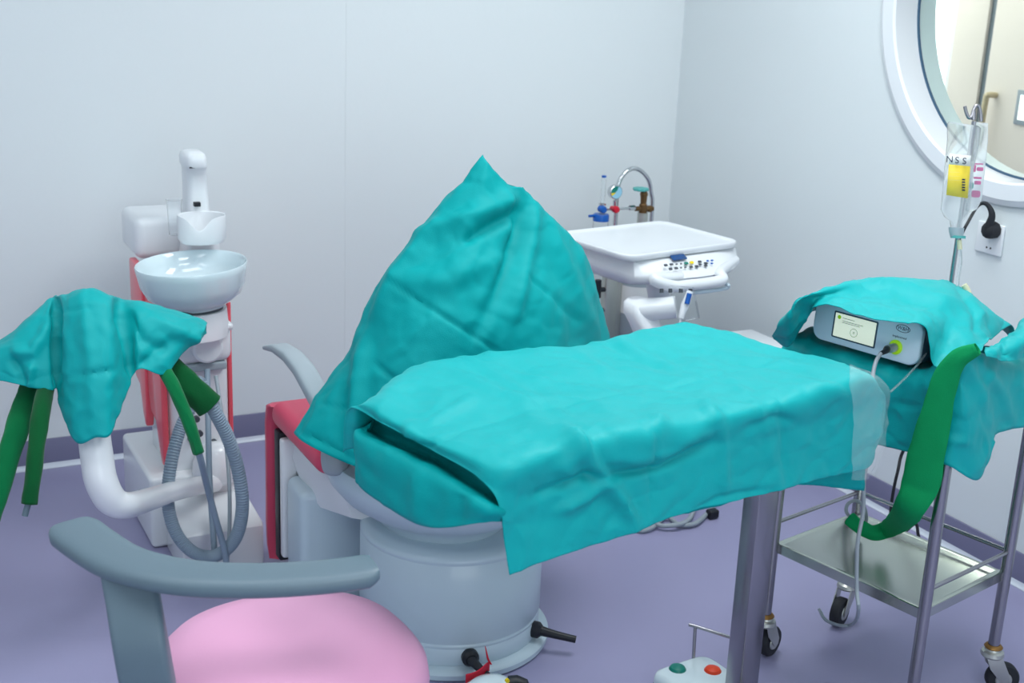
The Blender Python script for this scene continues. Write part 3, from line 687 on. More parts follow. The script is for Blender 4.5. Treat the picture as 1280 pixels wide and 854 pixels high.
# low white cabinet behind the draped table
w1, w2_, = atz(904, 420, .45), atz(955, 420, .45)
sc_ = thing('side_cabinet', 'low white cabinet by the right wall peeking over the draped table', 'cabinet', ((w1.x + w2_.x) / 2, w1.y, 0))
b = MB(); b.box((w1.x - .05, w1.y - .02 - .2, .0008), (w2_.x, w1.y + .02, .43), .015, 4); b.build('body', 'wht2', sc_)
b = MB(); b.box((w1.x - .055, w1.y - .23, .432), (w2_.x + .006, w1.y + .03, .455), .01, 4); b.build('cabinet_top', 'wht', sc_)
b = MB(); b.box((w1.x - .02, w1.y - .226, .06), (w2_.x - .03, w1.y - .219, .40), .003); d_ = b.build('cabinet_door', 'wht2', sc_)
b = MB(); b.box((w1.x, w1.y - .235, .22), (w1.x + .01, w1.y - .224, .30), .003); b.build('door_handle', 'lgry', d_)
# ------------------------------------------------------------------ stainless over-chair table
TM = rot((-1.575, -2.20, 0), math.radians(6))
it = thing('instrument_table', 'stainless steel single-column table under the large teal drape', 'table', (-1.575, -2.20, 0), math.radians(6))
b = MB(); b.loft([[TM @ V((x, y, z)) for x, y in rrect(.74, .36, .03)] for z in (.855, .876)]); b.build('tabletop', 'mirror', it)
lg = atz(945 - .089 * 272, 912, 0)
b = MB(); b.box((-.0265, -.0265, .001), (.0265, .0265, 0.855), .004, 2, T=rot((lg.x, lg.y, 0), math.radians(1))); b.build('column', 'steel', it)
b = MB(); b.box((lg.x - .75, lg.y - .03, .0008), (lg.x + .04, lg.y + .03, .035), .004); b.box((lg.x - .04, lg.y - .34, .0008), (lg.x + .04, lg.y + .03, .034), .004); b.build('foot', 'steel', it)
VA, VB = (-2.03, -2.50), (-1.13, -2.40)
VL0, VL1 = (-2.118, -2.177), (-2.023, -2.55)
def zt(x, y, z=.909): return atz(x, y, z)
def vf(x, y, o=0.0): return atv(x, y, VA, VB, o)
def vl(x, y, o=0.0): return atv(x, y, VL0, VL1, o)
# lower drape: lies on the table, hangs at its left end and a little at the front right
Z = .885
c = [
 [(None), vl(447, 606, .02), vl(530, 657, .03), vl(608, 653, .01), vf(655, 652, -.05), vf(662, 668, -.05)],
 [(None), vl(449, 547, .012), vl(537, 590, .012), vl(614, 634, .005), vf(660, 644, -.045), vf(668, 676, -.045)],
 [(None), vl(460, 536, -.06), vl(544, 574, -.07), vl(614, 614, -.05), vf(662, 640, -.03), vf(668, 680, -.025)],
 [(None), zt(490, 505, Z), zt(568, 545, Z), zt(645, 590, Z), vf(664, 640, -.02), vf(676, 682, -.02)],
 [(None), zt(560, 462, Z), zt(640, 505, Z), zt(720, 556, Z), vf(745, 600, -.02), vf(772, 660, -.02)],
 [(None), zt(720, 437, Z), zt(790, 475, Z), zt(852, 522, Z), vf(880, 580, -.02), vf(905, 630, -.02)],
 [(None), zt(845, 414, Z), zt(930, 445, Z), zt(1000, 489, Z), vf(992, 550, -.02), vf(985, 606, -.02)],
 [(None), zt(858, 418, Z), zt(965, 443, Z), zt(1076, 474, Z), vf(1082, 550, -.02), vf(1079, 613, -.02)],
]
for i_, k in enumerate(c): k[0] = k[1] + (V((0, .03, -.13)) if i_ > 3 else V((.03, .03, .005)))
G = [[c[j][i] for j in range(8)] for i in range(6)]
cloth('surgical_drape', G, 'teal2', 'teal under-drape hanging inside the open left end of the draped table', nu=16, nv=14, rumple=.003, seed=11, folds=[([(520, 590), (524, 650)], .008, 8), ([(575, 615), (573, 655)], -.007, 8)])
# upper drape
Z = .903
c = [
 [None, zt(436, 511, .889), zt(480, 531, .887), zt(540, 563, .884), zt(600, 598, .878), vf(622, 632, .02), vf(631, 676, .02), vf(637, 719, .02)],
 [None, zt(462, 499, .906), zt(505, 522, .905), zt(560, 551, .905), vf(628, 584, .012), vf(652, 622, .016), vf(668, 662, .018), vf(684, 700, .02)],
 [None, zt(525, 457), zt(570, 482), zt(640, 520), vf(694, 558, .01), vf(716, 600, .014), vf(732, 642, .016), vf(750, 679, .018)],
 [None, zt(630, 441), zt(690, 470), zt(750, 502), vf(800, 538, .01), vf(818, 580, .014), vf(826, 618, .016), vf(834, 648, .018)],
 [None, zt(745, 427), zt(805, 455), zt(860, 483), vf(900, 517, .01), vf(914, 558, .014), vf(922, 594, .016), vf(932, 623, .016)],
 [None, zt(838, 406, .915), zt(890, 432), zt(950, 460), vf(996, 494, .01), vf(1008, 536, .014), vf(1014, 572, .015), vf(1018, 601, .015)],
 [None, zt(858, 407, .912), zt(960, 433, .905), zt(1030, 450), vf(1082, 468, .01), vf(1091, 510, .014), vf(1089, 550, .015), vf(1080, 586, .015)],
 [None, zt(872, 420, .86), zt(975, 440, .885), zt(1050, 455, .89), vf(1100, 482, .0), vf(1107, 510, -.004), vf(1100, 540, -.004), vf(1090, 572, -.004)],
]
for k in c: k[0] = k[1] + V((0, .03, -.09))
G = [[c[j][i] for j in range(8)] for i in range(8)]
cloth('surgical_drape', G, 'teal', 'large bright teal drape spread over the table in the middle of the room', nu=22, nv=20, rumple=.006, rscale=6, seed=5, crisp=.0042, press=((.36, .64), (.42,)), folds=[
    ([(551, 462), (610, 485), (666, 503)], .006, 5), ([(595, 498), (532, 530)], .007, 5), ([(759, 429), (835, 465)], -.006, 5), ([(768, 424), (846, 460)], .006, 5), ([(720, 440), (765, 470)], .005, 7), ([(792, 489), (879, 503)], .006, 6),
    ([(901, 451), (960, 460), (1016, 472)], -.006, 5), ([(905, 444), (1022, 464)], .006, 6), ([(814, 520), (814, 642)], -.005, 3), ([(975, 489), (983, 604)], -.005, 3), ([(904, 533), (907, 620)], .006, 6),
    ([(704, 533), (748, 588), (792, 653)], .016, 9), ([(665, 622), (743, 586)], -.011, 7), ([(748, 595), (820, 585), (896, 552)], -.010, 6), ([(760, 570), (830, 565), (880, 540)], .010, 10), ([(752, 545), (806, 548), (830, 520)], .012, 12), ([(700, 640), (760, 600)], .010, 8),
    ([(930, 540), (968, 522), (990, 526)], -.007, 6), ([(880, 500), (900, 530)], .010, 10), ([(660, 520), (720, 560), (700, 600)], .010, 12), ([(1000, 480), (1060, 492)], .006, 8), ([(640, 480), (690, 470), (800, 460)], .004, 12),
    ([(868, 640), (900, 622), (960, 612)], -.006, 5), ([(508, 538), (530, 552)], .008, 5)])
# clear film sleeve over the right end of the big drape
c = [[zt(1062, 456, .925), zt(1076, 461, .922), zt(1092, 467, .918), vf(1106, 482, .0)],
     [vf(1062, 474, .034), vf(1076, 474, .034), vf(1094, 478, .028), vf(1110, 492, .012)],
     [vf(1066, 520, .036), vf(1080, 520, .036), vf(1097, 520, .03), vf(1112, 520, .012)],
     [vf(1064, 568, .036), vf(1078, 566, .036), vf(1094, 560, .03), vf(1106, 552, .012)],
     [vf(1064, 600, .034), vf(1076, 600, .034), vf(1086, 597, .03), vf(1094, 588, .012)]]
cloth('plastic_film', c, 'film', 'clear crinkled plastic film over the right end of the large table drape', cat='film', nu=14, nv=12, rumple=.004, rscale=16, seed=8, crisp=.004, thick=.0004)
# tall drape over the chair back
def Y(x, y, d): return aty(x, y, d)
cols = [
 [Y(603, 193, -1.5), Y(548, 262, -1.5), Y(488, 340, -1.51), Y(437, 448, -1.53), Y(373, 548, -1.55)],
 [Y(606, 198, -1.51), Y(566, 285, -1.57), Y(517, 385, -1.63), Y(478, 485, -1.67), Y(447, 584, -1.70)],
 [Y(611, 205, -1.52), Y(592, 290, -1.60), Y(566, 392, -1.68), Y(545, 490, -1.73), Y(530, 605, -1.76)],
 [Y(620, 217, -1.52), Y(625, 300, -1.59), Y(635, 395, -1.68), Y(640, 490, -1.73), Y(640, 605, -1.76)],
 [Y(634, 232, -1.51), Y(660, 300, -1.55), Y(690, 375, -1.62), Y(708, 445, -1.66), Y(725, 565, -1.68)],
 [Y(650, 234, -1.49), Y(698, 282, -1.47), Y(733, 324, -1.45), Y(753, 388, -1.43), Y(776, 475, -1.42)],
 [Y(651, 235.5, -1.484), V((-1.33, -1.36, 1.02)), V((-1.24, -1.34, .90)), V((-1.2, -1.32, .76)), V((-1.17, -1.31, .60))],
 [Y(629, 228, -1.50), V((-1.53, -1.40, 1.05)), V((-1.56, -1.36, .88)), V((-1.58, -1.32, .72)), V((-1.6, -1.3, .56))],
 [Y(608, 201, -1.497), V((-1.66, -1.42, 1.04)), V((-1.76, -1.41, .87)), V((-1.85, -1.41, .73)), V((-1.95, -1.42, .585))],
]
G = [[cols[j][i] for j in range(9)] for i in range(5)]
cloth('surgical_drape', G, 'teal2', 'tall peaked teal drape hiding the back of the dental chair', nu=20, nv=30, closed=True, rumple=.008, rscale=7, seed=2, crisp=.0035, folds=[
    ([(648, 262), (610, 285), (576, 303)], -0.0216, 8), ([(640, 250), (560, 280), (500, 300)], 0.0135, 10), ([(660, 252), (635, 330), (596, 421)], -0.0216, 10), ([(668, 256), (660, 320), (640, 400)], 0.0162, 9),
    ([(487, 352), (560, 400), (640, 450)], -0.0068, 3.5), ([(655, 345), (738, 412)], -0.0068, 3.5), ([(551, 273), (500, 335), (470, 400)], 0.0135, 8), ([(455, 420), (447, 500), (440, 580)], 0.0189, 9), ([(435, 440), (420, 520)], -0.0108, 8),
    ([(376, 540), (410, 555), (446, 575)], -0.0054, 2.5), ([(490, 352), (560, 350), (630, 320)], 0.0135, 14), ([(688, 280), (720, 360), (740, 420)], 0.0135, 9), ([(470, 455), (500, 480)], -0.0068, 4), ([(628, 232), (640, 300)], 0.0135, 8), ([(400, 505), (440, 512)], -0.0054, 3), ([(620, 330), (600, 440)], 0.0108, 12)])
# ------------------------------------------------------------------ instrument trolley
TRa = math.radians(12.3); TC = (-.733, -2.086)
TRM = rot((TC[0], TC[1], 0), TRa)
def tl(x, y, z): return TRM @ V((x, y, z))
HX, HY = .168, .211
tr = thing('instrument_trolley', 'stainless steel two-shelf trolley on casters beside the right wall', 'trolley', (TC[0], TC[1], 0), TRa)
for sx in (-1, 1):
    for sy in (-1, 1):
        b = MB(); b.cyl(tl(sx * HX, sy * HY, .118), tl(sx * HX, sy * HY, .826), .0135, 20); g_ = b.build('leg', 'steel', tr)
def shelf(z, nm):
    b = MB(); w, h = HX * 2 - .006, HY * 2 - .006
    b.loft([[tl(x, y, zz) for x, y in rrect(ww, hh, .006, 3)] for ww, hh, zz in ((w - .004, h - .004, z - .026), (w, h, z - .024), (w, h, z - .001), (w - .003, h - .003, z), (w - .02, h - .02, z), (w - .024, h - .024, z - .001))])
    return b.build(nm, 'mirror', tr, sharp=30)
shelf(.32, 'lower_shelf'); shelf(.832, 'top_shelf')
for (a, c) in (((-HX, HY), (HX, HY)), ((HX, HY), (HX, -HY)), ((-HX, -HY), (HX, -HY))):
    MB().cyl(tl(a[0], a[1], .372), tl(c[0], c[1], .372), .0052, 12).build('rail', 'steel', tr)
def caster(p, ang):
    fm = Matrix.Translation(p) @ Matrix.Rotation(ang, 4, 'Z')
    q = lambda x, y, z: fm @ V((x, y, z))
    b = MB(); b.lathe(p + V((0, 0, .098)), [(.001, 0), (.026, 0), (.028, .004), (.026, .012), (.020, .016), (.018, .022), (.001, .022)], 24)
    for s in (-1, 1):
        b.prism([(-.018, .10), (.020, .10), (.045, .05), (.042, .034), (.026, .034), (-.006, .07)], .0025, frame(q(0, s * .019 - .00125, 0), fm.to_3x3() @ V((1, 0, 0)), fm.to_3x3() @ V((0, -1, 0))) if False else (fm @ Matrix(((1, 0, 0, 0), (0, 0, 1, s * .019 - .00125), (0, 1, 0, 0), (0, 0, 0, 1)))), .0006)
    cs = b.build('caster', 'zinc', tr, sharp=30)
    b = MB(); b.lathe(q(.032, 0, .040), [(.001, -.014), (.022, -.014), (.024, -.013), (.036, -.013), (.0395, -.008), (.0395, .008), (.036, .013), (.024, .013), (.022, .014), (.001, .014)], 32, T=Matrix.Rotation(ang, 4, 'Z') @ Matrix.Rotation(PI / 2, 4, 'X')); b.build('tire', 'rub', cs)
    b = MB(); b.lathe(q(.032, 0, .040), [(.001, -.0165), (.018, -.0165), (.02, -.0142), (.02, .0142), (.018, .0165), (.001, .0165)], 24, T=Matrix.Rotation(ang, 4, 'Z') @ Matrix.Rotation(PI / 2, 4, 'X')); b.build('wheel_hub', 'zinc', cs)
caster(tl(-HX, HY, 0), math.radians(20)); caster(tl(HX, HY, 0), math.radians(205)); caster(tl(HX, -HY, 0), math.radians(-30)); caster(tl(-HX, -HY, 0), math.radians(200))
for sx, sy in ((1, -1), (-1, 1)):
    b = MB(); b.lathe(tl(sx * HX, sy * HY, .119), [(.0142, 0), (.020, 0), (.022, .003), (.018, .008), (.0142, .01)], 20); b.build('leg_collar', 'rust', tr)
# IV pole clamped to the back of the trolley
BA, BB = (tl(HX + .085, HY, 0).x, tl(HX + .085, HY, 0).y), (tl(HX + .085, -HY, 0).x, tl(HX + .085, -HY, 0).y)
pb = atv(1188, 360, BA, BB); ptop = atv(1216, 146, BA, BB)
PX, PY = pb.x, pb.y
zpx = lambda y_: [z for z in [i * .002 for i in range(300, 900)] if proj((PX, PY, z))[1] <= y_][0]
b = MB(); b.cyl((PX, PY, .64), (PX, PY, zpx(152)), .0055, 12); b.cyl(V((PX, PY, .67)), V((PX - .09, PY - .02, .67)), .006, 10); b.cyl(V((PX - .088, PY - .10, .67)), V((PX - .088, PY + .10, .67)), .005, 10); ivp = b.build('iv_pole', 'steel', tr)
dp = proj((PX, PY, zpx(150)))[2]
b = MB(); b.tube([atd(x_, y_, dp) for x_, y_ in ((1206, 133), (1208, 141), (1211, 147), (1214.5, 146), (1217, 138), (1220, 132.5), (1223.5, 133), (1225.5, 140), (1226.5, 152))], .0042, 10, sub=4); b.tube([atd(1217, 150, dp), atd(1217, 139, dp)], .005, 10); b.build('pole_hook', 'steel', ivp)

# saline bottle and a second bag on the hooks
D1 = dp - .05
def bot(x_, y_): return atd(x_, y_, D1)
ax0, ax1 = bot(1207, 152), bot(1198, 296)
sb = thing('saline_bottle', 'clear saline bottle with yellow NSS label hanging upside down on the trolley pole', 'infusion bottle', tuple(bot(1198, 296)))
def ring(x0, y0, x1, y1, flat, n=24, d0=0.0):
    a, c = bot(x0, y0), bot(x1, y1); m_ = (a + c) / 2; h = (c - a) / 2; f_ = (V(CAM) - m_).normalized(); f_ = (f_ - h.normalized() * f_.dot(h.normalized())).normalized()
    return [m_ + h * math.cos(2 * PI * k / n) + f_ * (h.length * flat * math.sin(2 * PI * k / n)) for k in range(n)]
prof = ((1186, 152, 1222, 157), (1184, 155, 1226, 160), (1184, 175, 1224, 180), (1181, 205, 1217, 210), (1178, 240, 1214, 246), (1176, 262, 1211, 266), (1180, 271, 1206, 274), (1187, 276, 1203, 278), (1188, 284, 1202, 285))
b = MB(); b.loft([ring(*p, .62) for p in prof]); b.build('bottle_wall', 'bott', sb, sharp=80)
b = MB(); b.loft([ring(1186, 284, 1205, 285, .9), ring(1186.5, 290, 1204.5, 291, .9), ring(1188, 296, 1203, 297, .9)]); b.build('bottle_cap', 'lgry', sb)
b = MB(); b.loft([ring(1188, 294, 1207, 295, .9), ring(1188.5, 297.5, 1206.5, 298.5, .9)]); b.build('cap_seal', 'aqua', sb)
# label sheets follow the front of the bottle
def label(rows_, m, nm, parent, off):
    b = MB(); vs = []
    for (x0, y0, x1, y1) in rows_:
        r_ = ring(x0, y0, x1, y1, .62, 48); row = []
        mid = sum(r_, V()) / len(r_)
        for k in range(2, 20): row.append(mid + (r_[k] - mid) * (1 + off))
        vs.append([b.bm.verts.new(p) for p in row])
    for i in range(len(vs) - 1):
        for j in range(len(vs[0]) - 1): b.bm.faces.new((vs[i][j], vs[i][j + 1], vs[i + 1][j + 1], vs[i + 1][j]))
    o = b.build(nm, m, parent); md = o.modifiers.new('thickness', 'SOLIDIFY'); md.thickness = .0003; return o
label([(1182, 191.5, 1213, 194.5), (1181, 205, 1212, 208)], 'paper', 'label_head', sb, .012)
label([(1181, 205, 1212.4, 208), (1179.5, 225, 1210.6, 229), (1177.8, 243, 1209, 248)], 'yel', 'label_sheet', sb, .012)
up_ = (bot(1207, 160) - bot(1198, 260)).normalized(); nf = (V(CAM) - bot(1196, 220)).normalized(); xr_ = up_.cross(nf).normalized()
for ch_, x_ in (('N', 1187), ('S', 1196.3), ('S', 1205.5)):
    p = bot(x_, 200 + (x_ - 1187) * .1); c_ = p + nf * (.0256 if 1190 < x_ < 1200 else .0228)
    p2 = atp(x_, 199.6 + (x_ - 1187) * .12, c_, nf)
    T_ = Matrix((xr_, (nf.cross(xr_)), nf)).transposed().to_4x4(); T_.translation = p2
    text(ch_, 'label_letter', .021, T_, 'ink', sb, thick=.0008)
def mark(x0, y0, x1, y1, m, nm, off=.0165, parent=None):
    a = atp(x0, y0, bot(1196, 220) + nf * off, nf); c_ = atp(x1, y1, bot(1196, 220) + nf * off, nf); w = abs((c_ - a).dot(xr_)); h = abs((c_ - a).dot(nf.cross(xr_)))
    T_ = Matrix((xr_, (nf.cross(xr_)), nf)).transposed().to_4x4(); T_.translation = (a + c_) / 2
    b = MB(); b.box((-w / 2, -h / 2, 0), (w / 2, h / 2, .0006), T=T_); return b.build(nm, m, parent or sb)
for k in range(5): mark(1202.6, 223.5 + 3.3 * k, 1206.4, 225.6 + 3.3 * k, 'ink', 'bar_code', .0232)
for k in range(3): mark(1185, 236.5 + 2.0 * k, 1190, 237.2 + 2.0 * k, 'ink', 'lot_print', .0228)
for k, y_ in enumerate((215, 220, 225)): mark(1184, y_, 1200, y_ + .5, 'lid', 'text_line', .0256)
# drip chamber and line
dl = thing('drip_line', 'thin clear drip line with cream connectors below the saline bottle', 'drip line', tuple(bot(1200, 352)))
b = MB(); b.tube([bot(1199, 300), bot(1199.5, 306), bot(1200, 312)], .0055, 12); b.build('drip_connector', 'lid', dl)
b = MB(); b.tube([bot(1200, 312), bot(1201, 325), bot(1200, 334), bot(1198, 346), bot(1197, 358)], .0038, 10, sub=5); b.build('drip_tube', 'milky', dl)
b = MB(); b.tube([bot(1205, 356), bot(1209, 362), bot(1211, 368)], .007, 12); b.build('roller_clamp', 'lid', dl)
# second bag
D2 = dp + .055
b2 = lambda x_, y_: atd(x_, y_, D2)
ib = thing('infusion_bag', 'flat clear infusion bag with magenta print behind the yellow-labelled bottle', 'infusion bag', tuple(b2(1222, 268)))
ol = [(1214, 152), (1235, 154), (1235, 175), (1231, 215), (1227, 250), (1221, 262), (1212, 266), (1207, 262), (1206, 240), (1208, 200), (1211, 175)]
b = MB(); ctr = sum((b2(*p) for p in ol), V()) / len(ol); rings = []
for s_, dd in ((.9, -.007), (1.0, -.003), (1.0, .003), (.9, .007)): rings.append([ctr + (b2(*p) - ctr) * s_ + nf * dd for p in ol])
b.loft(rings); b.build('bag_wall', 'milky', ib, sharp=80)
def mark2(x0, y0, x1, y1, m, nm):
    pl_ = ctr + nf * .0085; a = atp(x0, y0, pl_, nf); c_ = atp(x1, y1, pl_, nf); w = abs((c_ - a).dot(xr_)); h = abs((c_ - a).dot(nf.cross(xr_)))
    T_ = Matrix((xr_, (nf.cross(xr_)), nf)).transposed().to_4x4(); T_.translation = (a + c_) / 2
    b = MB(); b.prism(rrect(w, h, min(w, h) * .3, 4), .0005, T_); b.build(nm, m, ib)
for q_ in ((1218, 204, 1229, 206), (1217, 206, 1219.5, 215), (1221, 209, 1229, 214), (1217, 221, 1227, 224), (1218, 226, 1226, 231), (1214, 238, 1225, 247)): mark2(*q_, 'mag', 'magenta_print')
mark2(1212, 228, 1216.5, 236, 'aqua', 'aqua_print')

# lower teal drape over the trolley top
FA, FB = (tl(-HX - .022, HY + .03, 0).x, tl(-HX - .022, HY, 0).y), (tl(-HX - .03, -HY, 0).x, tl(-HX - .03, -HY, 0).y)
FA = (tl(-HX - .03, HY, 0).x, tl(-HX - .03, HY, 0).y)
RA, RB_ = (tl(-HX, -HY - .034, 0).x, tl(-HX, -HY - .034, 0).y), (tl(HX, -HY - .034, 0).x, tl(HX, -HY - .034, 0).y)
def tf(x, y, o=0.0): return atv(x, y, FA, FB, o)
def ts(x, y, o=0.0): return atv(x, y, RA, RB_, o)
Z = .840
c = [
 [None, tl(HX - .01, HY + .035, .76), tl(0, HY + .04, .76), tl(-HX - .02, HY + .035, .78), tf(985, 480), tf(1003, 505)],
 [None, tl(HX, HY + .004, Z), tl(0, HY + .01, Z), tl(-HX - .004, HY + .008, Z + .002), tf(1002, 480), tf(1020, 520)],
 [None, tl(HX, .13, Z), tl(0, .13, Z), tf(1040, 442), tf(1050, 500), tf(1068, 550)],
 [None, tl(HX, 0, Z), tl(0, 0, Z), tf(1092, 457), tf(1100, 515), tf(1108, 558)],
 [None, tl(HX, -.12, Z), tl(0, -.12, Z), tf(1150, 468), tf(1152, 522), tf(1152, 571)],
 [None, tl(HX, -HY - .0, Z + .01), tl(.02, -HY - .0, Z + .025), tf(1200, 440, .004), tf(1192, 515, .006), tf(1187, 583, .006)],
 [None, ts(1330, 478), ts(1268, 476, .0), ts(1216, 476, .0), ts(1212, 540, .01), ts(1222, 599, .016)],
 [None, ts(1340, 522), ts(1285, 531), ts(1250, 541, .006), ts(1242, 548, .012), ts(1244, 553, .018)],
]
for k_ in c: k_[0] = k_[1] + V((.006, .002, -.10))
G = [[c[j][i] for j in range(8)] for i in range(6)]
cloth('surgical_drape', G, 'teal', 'teal drape covering the trolley top under the grey-blue motor unit', nu=16, nv=16, rumple=.005, rscale=8, seed=21, crisp=.005, folds=[
    ([(1202, 442), (1225, 490), (1238, 540)], .010, 8), ([(1222, 450), (1252, 490), (1264, 530)], .009, 7), ([(1180, 548), (1210, 552)], .007, 5), ([(1080, 470), (1082, 545)], -.006, 6), ([(1000, 445), (1100, 462)], .008, 9), ([(1128, 480), (1120, 520)], -.005, 5), ([(1090, 500), (1150, 508)], -.004, 3)])

# the motor unit under the upper drape
dvx = (tl(0, -1, 0) - tl(0, 0, 0)).normalized()            # along its face, to the right
dvx = V((.23, -.973, 0)).normalized(); dvn = V((-.973, -.23, 0)).normalized()
dup = (V((0, 0, 1)) - dvn * .06).normalized(); dnr = dvx.cross(dup).normalized()
if dnr.dot(dvn) < 0: dnr = -dnr
o_ = atz(1078, 440, .866)
mu = thing('motor_unit', 'grey-blue dental motor unit with a lit cream screen under the teal trolley drape', 'dental motor', tuple(o_))
FT = Matrix((dvx, dup, dnr)).transposed().to_4x4(); FT.translation = o_
W_, H_ = .272, .098
FTc = FT @ Matrix.Translation((0, H_ / 2, 0))
b = MB(); b.prism(rrect(W_, H_, .026, 8), -.17, FTc @ Matrix.Translation((0, 0, -.012)), .003); b.build('housing', 'devd', mu)
b = MB(); b.prism(rrect(W_, H_, .026, 8), .014, FTc @ Matrix.Translation((0, 0, -.0125)), .004); b.build('front_panel', 'dev', mu)
def fp(px_, py_): return FTc.inverted() @ atp(px_, py_, FTc @ V((0, 0, .0015)), dnr)
tlc, brc = fp(1048.5, 392), fp(1089, 432)
sw, sh = .106, .064; scx = (fp(1048.5, 392).x + fp(1099, 404).x + fp(1089, 432).x + fp(1038, 419).x) / 4; scy = (fp(1048.5, 392).y + fp(1099, 404).y + fp(1089, 432).y + fp(1038, 419).y) / 4
sw = ((fp(1099, 404).x - fp(1048.5, 392).x) + (fp(1089, 432).x - fp(1038, 419).x)) / 2; sh = ((fp(1048.5, 392).y - fp(1038, 419).y) + (fp(1099, 404).y - fp(1089, 432).y)) / 2
def face(name, ol, z0, th, m, cx, cy):
    b = MB(); b.prism(ol, th, FTc @ Matrix.Translation((cx, cy, z0))); return b.build(name, m, mu)
face('screen_bezel', rrect(sw + .008, sh + .007, .003, 3), .0013, .0008, 'devd', scx, scy)
face('screen', rrect(sw, sh, .001, 2), .0019, .0007, 'scr', scx, scy)
face('screen_icon', [(.0045 * math.cos(2 * PI * k / 20), .0045 * math.sin(2 * PI * k / 20)) for k in range(20)], .0026, .0003, 'lime', scx - sw * .40, scy + sh * .34)
for k, (y_, w_) in enumerate(((.34, .30), (.22, .52), (.15, .44))): face('screen_text', rrect(sw * w_, .0012, .0003, 1), .0026, .0002, mat('screen_grey%d' % k, srgb(150, 165, 160), .5), scx - sw * .32 + sw * w_ / 2, scy + sh * y_)
b = MB(); b.tube([FTc @ V((scx + .009 * math.cos(2 * PI * k / 28), scy - sh * .16 + .009 * math.sin(2 * PI * k / 28), .0027)) for k in range(28)], .0006, 6, closed=True); b.tube([FTc @ V((scx + .002 * math.cos(2 * PI * k / 10), scy - sh * .16 + .002 * math.sin(2 * PI * k / 10), .0027)) for k in range(10)], .0006, 6, closed=True)
b.build('screen_dial', mat('screen_line', srgb(150, 165, 160), .5), mu)
lc = fp(1129, 411)
b = MB(); b.tube([FTc @ V((lc.x + .0165 * math.cos(2 * PI * k / 32), lc.y + .0078 * math.sin(2 * PI * k / 32), .0018)) for k in range(32)], .0007, 6, closed=True); b.build('logo_oval', 'devd', mu)
T_ = FTc @ Matrix.Translation((lc.x, lc.y, .0016)); text('W&H', 'logo_letters', .0115, T_, 'devd', mu, thick=.0004)
tcn = fp(1124.5, 421.5); T_ = FTc @ Matrix.Translation((tcn.x, tcn.y, .0016)); text('implantmed', 'name_print', .0072, T_, 'devd', mu, thick=.0003)
kc = fp(1120, 434)
b = MB(); b.lathe((0, 0, 0), [(.009, 0), (.0155, 0), (.016, .003), (.0135, .005), (.009, .005)], 28, T=FTc @ Matrix.Translation((kc.x, kc.y, .0015))); b.build('socket_ring', 'lime', mu)
k3 = FTc @ V((kc.x, kc.y, .004))
b = MB(); b.tube([k3, k3 + dnr * .02 + V((0, 0, -.001)), k3 + dnr * .03 + V((0, .004, -.003))], .0095, 16, radii=[.0095, .0095, .008]); b.build('plug_body', 'zinc', mu)
c1 = atd(1107, 439, proj(k3)[2] - .035)
b = MB(); b.tube([k3 + dnr * .027 + V((0, .003, -.002)), (k3 + dnr * .03 + c1) / 2, c1, atd(1101, 442, proj(k3)[2] - .05)], .006, 12, sub=4, radii=[.0078, .0075, .006, .0045]); b.build('plug_boot', 'blk', mu)
dz = proj(k3)[2]
b = MB(); b.tube([atd(1101, 442, dz - .05), atd(1095, 452, dz - .065), atd(1091, 470, dz - .08), atd(1088, 500, dz - .09), atd(1084, 560, dz - .06), atd(1080, 600, dz - .03), atd(1079, 640, dz - .02), atd(1072, 680, dz - .02), atd(1071, 735, dz - .01), atd(1073, 765, dz), atd(1066, 780, 3.12), atd(1050, 782, 3.16), atd(1032, 775, 3.22), atd(1024, 762, 3.26)], .0042, 10, sub=8); b.build('motor_cable', 'cable', mu)
b = MB(); b.tube([atd(1160, 438, dz - .01), atd(1150, 452, dz - .05), atd(1132, 472, dz - .09), atd(1113, 490, dz - .11)], .0022, 8, sub=6); b.build('irrigation_tube', 'milky', mu)

# upper drape over the motor unit
def ud(x, y, z): return atz(x, y, z)
c = [
 [ud(985, 425, 0.832), ud(979, 399, 0.912), ud(972, 408, 0.897), tf(965, 420, .05)],
 [ud(1000, 400, 0.862), ud(992, 385, 0.947), ud(987, 397, 0.932), tf(985, 434, .035)],
 [ud(1012, 392, 0.872), ud(1003, 374, 0.972), ud(1001, 377, 0.967), tf(1007, 402, .03)],
 [ud(1046, 372, 0.902), ud(1044, 360, 0.987), ud(1036, 369, 0.978), ud(1026, 383, 0.968)],
 [ud(1092, 368, 0.892), ud(1091, 349, 0.987), ud(1083, 370, 0.982), ud(1076, 394, 0.972)],
 [ud(1142, 372, 0.882), ud(1140, 348, 0.987), ud(1134, 375, 0.982), ud(1124, 404, 0.973)],
 [ud(1192, 378, 0.872), ud(1184, 353, 0.982), ud(1172, 386, 0.977), ud(1156, 411, 0.962)],
 [ud(1218, 392, 0.872), ud(1208, 364, 0.972), ud(1194, 404, 0.952), tf(1168, 458, .03)],
 [ud(1245, 408, 0.872), ud(1232, 386, 0.952), ud(1214, 424, 0.932), tf(1196, 452, .02)],
 [ud(1272, 424, 0.872), ud(1262, 408, 0.912), ud(1240, 424, 0.912), tf(1226, 438, .015)],
]
G = [[c[j][i] for j in range(10)] for i in range(4)]
cloth('surgical_drape', G, 'teal', 'teal drape thrown over the grey-blue motor unit on the trolley', nu=18, nv=20, rumple=.005, rscale=9, seed=31, crisp=.005, folds=[
    ([(1085, 350), (1140, 362), (1200, 382)], .010, 6), ([(1060, 365), (1120, 372), (1180, 390)], -.006, 7), ([(1195, 356), (1218, 390), (1222, 420)], -.012, 6), ([(1205, 368), (1230, 400)], .010, 6), ([(1040, 375), (1100, 385), (1150, 395)], .004, 5)])
